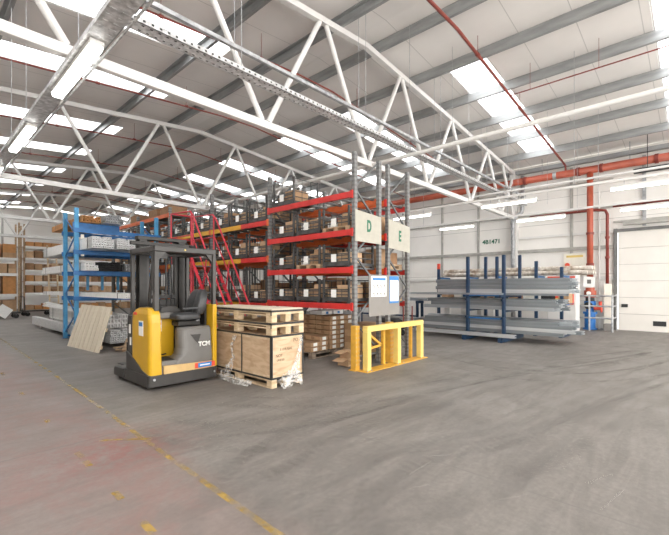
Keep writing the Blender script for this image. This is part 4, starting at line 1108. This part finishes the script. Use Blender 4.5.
# ------------------------------------------------------------------ far carton racks
def far_rack(x0, nbay, bw, y, label, lv, top):
    t = thing('carton_rack', label, 'storage rack', (x0+nbay*bw/2,y,0))
    for k in range(nbay+1):
        for yy in (y,y+1.0): B(x0+k*bw-.04,x0+k*bw+.04,yy,yy+.08,0,top).build('upright', 'pallet', t)
    for z in lv:
        for k in range(nbay):
            for yy in (y-.04,y+1.08): B(x0+k*bw+.05,x0+(k+1)*bw-.05,yy,yy+.04,z-.16,z).build('beam', 'paper', t)
            B(x0+k*bw+.05,x0+(k+1)*bw-.05,y,y+1.08,z-.03,z-.002).build('shelf', 'pallet', t)
    return t
LF = [1.15,1.85,2.55,3.28,4.0]
far_rack(4.93,3,2.7,30.0,'tall far rack of cartons against the end wall, right of the tall post',LF,5.3)
far_rack(.1,2,2.25,29.5,'tall far rack at the left edge with large cartons',[1.1,2.3,3.2],5.3)
for li, z in enumerate([0]+LF):
    sh = ['floor','first shelf','second shelf','third shelf','fourth shelf','top shelf'][li]
    for bay in range(3):
        bn = ['left','middle','right'][bay]
        for k in range(6):
            x = 4.93+2.7*bay+.28+k*.43; h = rnd.uniform(.36,.47) if li != 5 else .26
            carton(x, 30.35+.05*rnd.random(), z+.002, .36+.04*rnd.random(), .7, h, 'card_orange' if li == 5 else rnd.choice(['card','card3','card3','card_orange','card2']), 'brown carton on the %s of the tall far rack, %s bay' % (sh, bn), 'far rack cartons, %s, %s bay' % (sh, bn))
for li, (z, h, n) in enumerate(((0,.75,3),(1.1,.55,3),(1.1+.552,.5,3),(2.3,.28,5),(2.582,.28,5),(3.2,.30,3),(3.2+.302,.5,3))):
    for bay in range(2):
        for k in range(n):
            if li == 6 and bay == 1 and k == 0: continue
            w = 2.05/n
            carton(.1+2.25*bay+.1+w*(k+.5), 30.0, z+.002, w*.86, .85, h, rnd.choice(['card','card2','card_orange']), 'brown carton in the left edge far rack, %s layer of the %s bay' % (ORD[li], ['left','right'][bay]), 'left edge rack cartons, %s layer, %s bay' % (ORD[li], ['left','right'][bay]))
# far trolleys
def trolley(x, y, rz, label):
    t = thing('platform_trolley', label, 'trolley', (x,y,0), rz, 'platform trolleys')
    B(-.65,.65,-.4,.4,.24,.30).build('platform', 'truck_grey', t, local=True)
    for a in (-.5,.5):
        for b in (-.3,.3): MB().tube((a,b-.03,.11),(a,b+.03,.11),.11,12).build('wheel', 'rubber', t, local=True); 
    d = MB()
    for a in (-.5,.5):
        for b in (-.3,.3): d.box(a-.03,a+.03,b-.05,b+.05,.15,.24)
    d.build('castor_fork', 'brace', t, local=True)
    MB().path([(-.63,-.35,.3),(-.66,-.35,1.0),(-.66,.35,1.0),(-.63,.35,.3)],.025,6).build('handle', 'truck_grey', t, local=True)
    return t
trolley(3.15,24.4,0,'dark platform trolley at the far left edge carrying a pale panel')
trolley(4.75,25.6,.1,'empty dark platform trolley right of the one carrying the panel')
tag(MB().bar((3.35,23.85,.215),(2.95,23.85,.515),.5,.03,(0,1,0)).build('pale_panel', 'paper'), 'pale sheet panel standing against the far left trolley', 'panel')

# ------------------------------------------------------------------ right: cantilever rack with galvanised sections
sr = thing('cantilever_rack', 'dark blue cantilever rack loaded with galvanised steel sections in front of right wall', 'cantilever rack', (11.5,4.4,0))
for y in (4.95,3.93):
    B(11.08,11.17,y-.04,y+.04,.12,2.38).build('post', 'blue_dark', sr, bevel=.004)
    B(11.0,12.6,y-.06,y+.06,0,.12).build('base_arm', 'blue_dark', sr)
    for z in (.235,.865,1.27): B(11.17,12.45,y-.035,y+.035,z-.06,z).build('arm', 'blue_dark', sr)
    B(12.40,12.48,y-.04,y+.04,.12,2.45).build('post', 'blue_dark', sr)
    for z in (.62,1.12):
        MB().tube((11.06,y,z),(11.06,y,z+.05),.06,10).build('arm_clamp', 'blue_dark', sr)
B(11.10,11.15,3.97,4.91,1.24,1.28).build('tie_bar', 'blue', sr); B(11.10,11.15,3.97,4.91,.60,.64).build('tie_bar', 'blue', sr)
def c_section(x, z, y0, y1, w, h, m='section', flip=1):
    t = .012
    p = [(0,0),(w,0),(w,t*2.5),(w-t,t*2.5),(w-t,t),(t,t),(t,h-t),(w-t,h-t),(w-t,h-t*2.5),(w,h-t*2.5),(w,h),(0,h)]
    return MB().prism([(x+(a if flip > 0 else w-a), z+b) for a, b in p], 'y', y0, y1)
def sections(rows, label, group, x0, z0, dx, h, y0, y1, w, jit=.12):
    for (i, j) in rows:
        o = c_section(x0+i*dx, z0+j*h, y0+rnd.uniform(-jit,jit), y1+rnd.uniform(-jit,jit), w, h*.97)
        tag(o.build('steel_section', rnd.choice(['section','section_light','section_dark'])), label, 'steel section', group)
sections([(i,j) for i in range(6) for j in range(4)], 'galvanised steel channel on the lowest level of the cantilever rack', 'lowest level steel channels', 11.20, .237, .19, .092, 2.45, 6.6, .16, .22)
sections([(i,j) for i in range(5) for j in range(3)], 'galvanised steel channel on the middle level of the cantilever rack', 'middle level steel channels', 11.20, .867, .22, .10, 2.6, 6.3, .19, .15)
sections([(i,j) for i in range(4) for j in range(4)], 'galvanised channel stacked on the upper level of the cantilever rack', 'upper level channels', 11.20, 1.335, .25, .10, 2.35, 6.0, .22, .06)
sections([(i,0) for i in range(4)], 'thin pale channel under the stacked channels on the cantilever rack', 'upper level thin channels', 11.19, 1.272, .26, .06, 2.5, 6.6, .23, .15)
# long channel lying in front on floor arms
o = c_section(10.84,.14,3.55,6.52,.13,.09)
tag(o.build('steel_section', 'section_light'), 'long pale channel lying low outside the blue posts', 'steel section')
for y in (3.93,4.95): B(10.82,11.08,y-.05,y+.05,0,.135).build('front_foot', 'blue_dark', sr)
o = c_section(10.9,1.285,3.9,6.9,.12,.05)
for y in (3.93,4.95): B(10.86,11.08,y-.03,y+.03,1.22,1.28).build('front_arm', 'blue_dark', sr)
tag(o.build('steel_section', 'section'), 'thin pale channel hooked outside the posts at upper level', 'steel section')
# second rack behind, with timber wrapped rolls
sr2 = thing('cantilever_rack', 'rear blue cantilever rack with red topped posts holding wrapped rolls by the wall', 'cantilever rack', (13.4,4.8,0))
for y, m in ((7.0,'sred'),(5.9,'sred'),(4.9,'blue_dark'),(3.7,'blue_dark'),(3.0,'blue_dark')):
    B(13.2,13.3,y-.04,y+.04,0,2.15 if m == 'sred' else 2.5-.2*(y < 4.8)-.2*(y < 3.5)).build('post', m if m != 'sred' else 'blue_dark', sr2)
    if m == 'sred': B(13.2,13.3,y-.04,y+.04,2.15,2.35).build('post_cap', 'sred', sr2)
    for z in (1.0,1.85): B(13.3,14.1,y-.03,y+.03,z-.06,z).build('arm', 'blue', sr2)
    B(13.1,14.2,y-.05,y+.05,0,.08).build('foot', 'blue_dark', sr2)
for k in range(5):
    for j in range(2):
        mb = MB(); x = 13.45+.145*k+.07*j; z = 1.935+.13*j; r_ = .065
        if j and k == 4: continue
        y0 = 2.4+rnd.uniform(-.2,.1)
        mb.tube((x,y0,z),(x,6.9,z),r_,10)
        for q in range(12): yy = y0+.2+.37*q; mb.tube((x,yy,z),(x,yy+.12,z),r_+.008,10)
        tag(mb.build('wrapped_roll', 'rollwrap'), 'pale wrapped roll lying on top of the rear cantilever rack', 'roll', 'wrapped rolls on the rear rack')
for k in range(9):
    y = 3.0+.48*k
    carton(13.7, y, 1.002, .5, .28, .32+.05*(k%3), ['card','dark','pwhite','card2','dark'][k%5], 'small box on the lower arm row of the rear rack, %s from the door side' % ORD[k], 'boxes on the rear rack')
B(13.3,14.1,2.8,7.1,1.0,1.001).build('shelf', 'blue', sr2)
# steel lengths poking out left of rack
tag(c_section(13.0,.998,7.5,11.5,.1,.07).build('steel_section', 'section'), 'long pale channel reaching left behind the cantilever rack', 'steel section')
tag(c_section(12.75,.998,7.2,11.5,.12,.10).build('steel_section', 'section'), 'second long grey channel reaching left behind the cantilever rack', 'steel section')
sup = thing('trestle', 'low dark trestle holding the long channels left of cantilever rack', 'trestle', (12.9,8.5,0))
for y in (7.6,10.5): MB().box(12.7,13.15,y-.04,y+.04,.90,.995).build('top_bar', 'blue_dark', sup); MB().box(12.72,12.79,y-.04,y+.04,0,.9).box(13.06,13.13,y-.04,y+.04,0,.9).build('leg', 'blue_dark', sup)
B(12.74,12.78,7.64,10.46,.4,.46).build('stretcher', 'blue_dark', sup)

# handcart with brown hoop
hc = thing('hand_cart', 'low cart with rusty red hoop handle left of the cantilever rack', 'cart', (10.6,6.9,0))
B(10.3,10.9,6.6,7.9,.22,.27).build('deck', 'blacksteel', hc)
MB().path([(10.35,6.65,.27),(10.35,6.65,.88),(10.38,6.75,.95),(10.38,7.1,.98),(10.38,7.45,.93),(10.38,7.55,.85)],.02,8).path([(10.85,6.65,.27),(10.85,6.65,.9)],.02,8).build('hoop_handle', 'red_pipe', hc)
for x in (10.4,10.8):
    for y in (6.75,7.6): MB().tube((x-.03,y,.1),(x+.03,y,.1),.10,14).box(x-.02,x+.02,y-.03,y+.03,.18,.22).build('wheel', 'rubber', hc)
tag(MB().loft([rrect(10.46,10.88,7.0,7.8,.275,.05),rrect(10.46,10.88,7.0,7.8,.42,.05),rrect(10.52,10.80,7.1,7.7,.50,.05)]).build('black_bag', 'rubber', smooth=True), 'dark bag lying on the low cart', 'bag')
# blue flat item behind sign E rack
wb = thing('work_bench', 'blue topped work bench seen between the rack end and steel', 'bench', (10.5,9.4,0))
B(9.8,11.2,8.9,9.9,.95,1.12).build('top', 'blue_item', wb, bevel=.01)
for x in (9.85,11.07):
    for y in (8.95,9.77): B(x,x+.08,y,y+.08,0,.95).build('leg', 'galv', wb)
B(9.93,11.07,9.0,9.8,.3,.34).build('shelf', 'galv', wb)
tag(MB().loft([rrect(10.1,10.9,9.1,9.7,.341,.05),rrect(10.15,10.85,9.15,9.65,.62,.05)]).build('grey_bin', 'truck_mid'), 'dark grey bin on the bench lower shelf', 'bin')

# red and white machines at the wall
rb = thing('red_machine', 'red fronted white machine behind the right end of steel channels', 'machine', (15.3,3.4,0))
B(15.02,15.6,2.98,3.85,0,1.9).build('body', 'white_steel', rb, bevel=.02)
B(14.97,15.02,3.04,3.80,.92,1.27).build('front_panel', 'sred', rb, bevel=.01)
B(14.965,14.97,3.2,3.65,1.06,1.12).build('name_strip', 'pyellow', rb)
B(14.99,15.02,3.0,3.83,1.80,1.86).build('top_band', 'sred', rb)
tag(MB().tube((15.2,3.05,2.0),(15.2,3.7,2.0),.1,14).build('white_roll', 'wrap', smooth=False), 'short white roll lying on top of the white machine', 'roll')
# blue tool cabinets between
for k, y in enumerate((5.9,6.55,7.2,7.9)):
    c = thing('machine_stand', 'blue and black machine stand by the wall, %s left of the white machine' % ORD[k], 'machine', (15.3,y,0))
    B(15.05,15.5,y-.2,y+.2,0,1.15).build('body', 'white_steel', c)
    B(15.1,15.45,y-.16,y+.16,1.15,1.55).build('head', 'blacksteel' if k % 2 else 'blue_item', c, bevel=.03)
    MB().tube((15.25,y,1.55),(15.25,y,1.75),.05,10).build('spindle', 'blue_item', c)
# notice panel on wall with yellow header and red dot
wp = thing('wall_panel', 'white wall panel with yellow header and red button left of fire main', 'wall panel', (16.88,3.2,1.9))
B(16.86,16.93,3.05,3.75,1.92,2.75).build('panel', 'pwhite', wp)
B(16.85,16.86,3.12,3.66,2.60,2.68).build('header', 'pyellow', wp)
MB().tube((16.86,3.62,2.32),(16.80,3.62,2.32),.08,14).build('button', 'sred', wp)
B(16.85,16.86,3.1,3.4,2.10,2.14).build('text_strip', 'rail', wp)
# green numbers on the wall
gt = thing('wall_number', 'green stencilled characters on the white right wall', 'wall lettering', (16.93,6.5,3.27))
text('4B1471', .25, (16.935,6.5,3.42), (0,-1,0), (0,0,1), 'sgreen', gt, 'lettering', depth=.003, bold=.006)

# fire valve set
fv = thing('fire_valve', 'red and blue fire valve set at the foot of the orange drop pipe', 'fire valve', (16.5,2.84,0))
MB().tube((16.5,2.84,.05),(16.5,2.84,.55),.17,18).tube((16.5,2.84,0),(16.5,2.84,.05),.22,18).tube((16.5,2.84,.55),(16.5,2.84,.62),.22,18).build('blue_body', 'blue_item', fv)
MB().tube((16.5,2.84,.62),(16.5,2.84,.80),.12,16).tube((16.5,2.84,.80),(16.5,2.84,1.0),.18,16).build('valve_body', 'blue_item', fv)
MB().tube((16.5,2.84,1.0),(16.5,2.84,1.14),.14,16).build('dark_collar', 'blacksteel', fv)
MB().tube((16.5,2.84,1.14),(16.5,2.84,1.38),.19,16).tube((16.5,2.84,1.38),(16.5,2.84,1.48),.14,16).build('alarm_valve', 'orange_pipe', fv)
MB().tube((16.28,2.84,1.28),(16.24,2.84,1.28),.07,12).build('gauge', 'paper', fv)
MB().tube((16.4,2.7,.75),(16.4,2.5,.75),.06,12).tube((16.4,2.52,.75),(16.4,2.52,1.0),.05,12).tube((16.4,2.5,.75),(16.4,2.47,.75),.14,16).build('branch_valve', 'sred', fv)
MB().tube((16.3,2.84,.85),(16.22,2.84,.85),.012,6).tube((16.22,2.84,.85),(16.21,2.84,.85),.13,16).build('handwheel', 'blacksteel', fv)
s = thing('paper_sign', 'small white sign tied to the drop pipe above the valves', 'sign', (16.3,2.84,1.5))
MB().add([(16.33,3.02,1.52),(16.33,2.68,1.50),(16.33,2.66,1.84),(16.33,3.00,1.88),(16.345,3.02,1.52),(16.345,2.68,1.50),(16.345,2.66,1.84),(16.345,3.0,1.88)],[(0,1,2,3),(7,6,5,4),(0,4,5,1),(1,5,6,2),(2,6,7,3),(3,7,4,0)]).build('sheet', 'paper', s)
B(16.325,16.33,2.78,2.90,1.62,1.76).build('symbol', 'truck_mid', s)
# small blue green notice to the right
# rails around the valve
rl = thing('guard_railing', 'grey tubular guard railing around the fire valve set', 'railing', (15.9,2.8,0))
for z in (.45,.85,1.2):
    MB().tube((15.85,3.45,z),(15.85,2.1,z),.028,8).tube((15.85,2.1,z),(16.8,2.1,z),.028,8).build('rail', 'galv', rl)
for x, y in ((15.85,3.45),(15.85,2.1),(16.8,2.1),(15.85,2.75)): MB().tube((x,y,0),(x,y,1.25),.03,8).build('post', 'galv', rl)
tag(B(16.62,16.82,2.24,2.45,0,1.6).build('pipe_casing', 'pwhite', bevel=.01), 'cream boxed casing beneath the slim red riser', 'casing')
tag(B(16.2,16.5,2.16,2.40,0,.24).build('concrete_block', 'greyboard', bevel=.015), 'pale grey block at foot of the cream casing', 'block')

# ------------------------------------------------------------------ world, sun, camera
w = bpy.data.worlds.new('sky'); sc.world = w; w.use_nodes = True
bg = w.node_tree.nodes['Background']; bg.inputs[0].default_value = (1,.975,.94,1); bg.inputs[1].default_value = 3.2
def area(name, loc, rot, sx, sy, p, c=(1,1,1)):
    l = bpy.data.lights.new(name, 'AREA'); l.shape = 'RECTANGLE'; l.size = sx; l.size_y = sy; l.energy = p; l.color = c
    o = bpy.data.objects.new(name, l); col.objects.link(o); o.location = loc; o.rotation_euler = rot; return o

cam = bpy.data.cameras.new('camera'); co = bpy.data.objects.new('camera', cam); col.objects.link(co)
co.location = (0,0,1.5); co.rotation_euler = (math.radians(90),0,-math.radians(47.4))
cam.sensor_width = 36; cam.lens = 36*396/669; cam.shift_y = (287-267.5)/669; cam.clip_start = .05; cam.clip_end = 200
sc.camera = co
sc.view_settings.view_transform = 'Standard'; sc.view_settings.look = 'None'; sc.view_settings.gamma = 1
sc.view_settings.exposure = 0.88
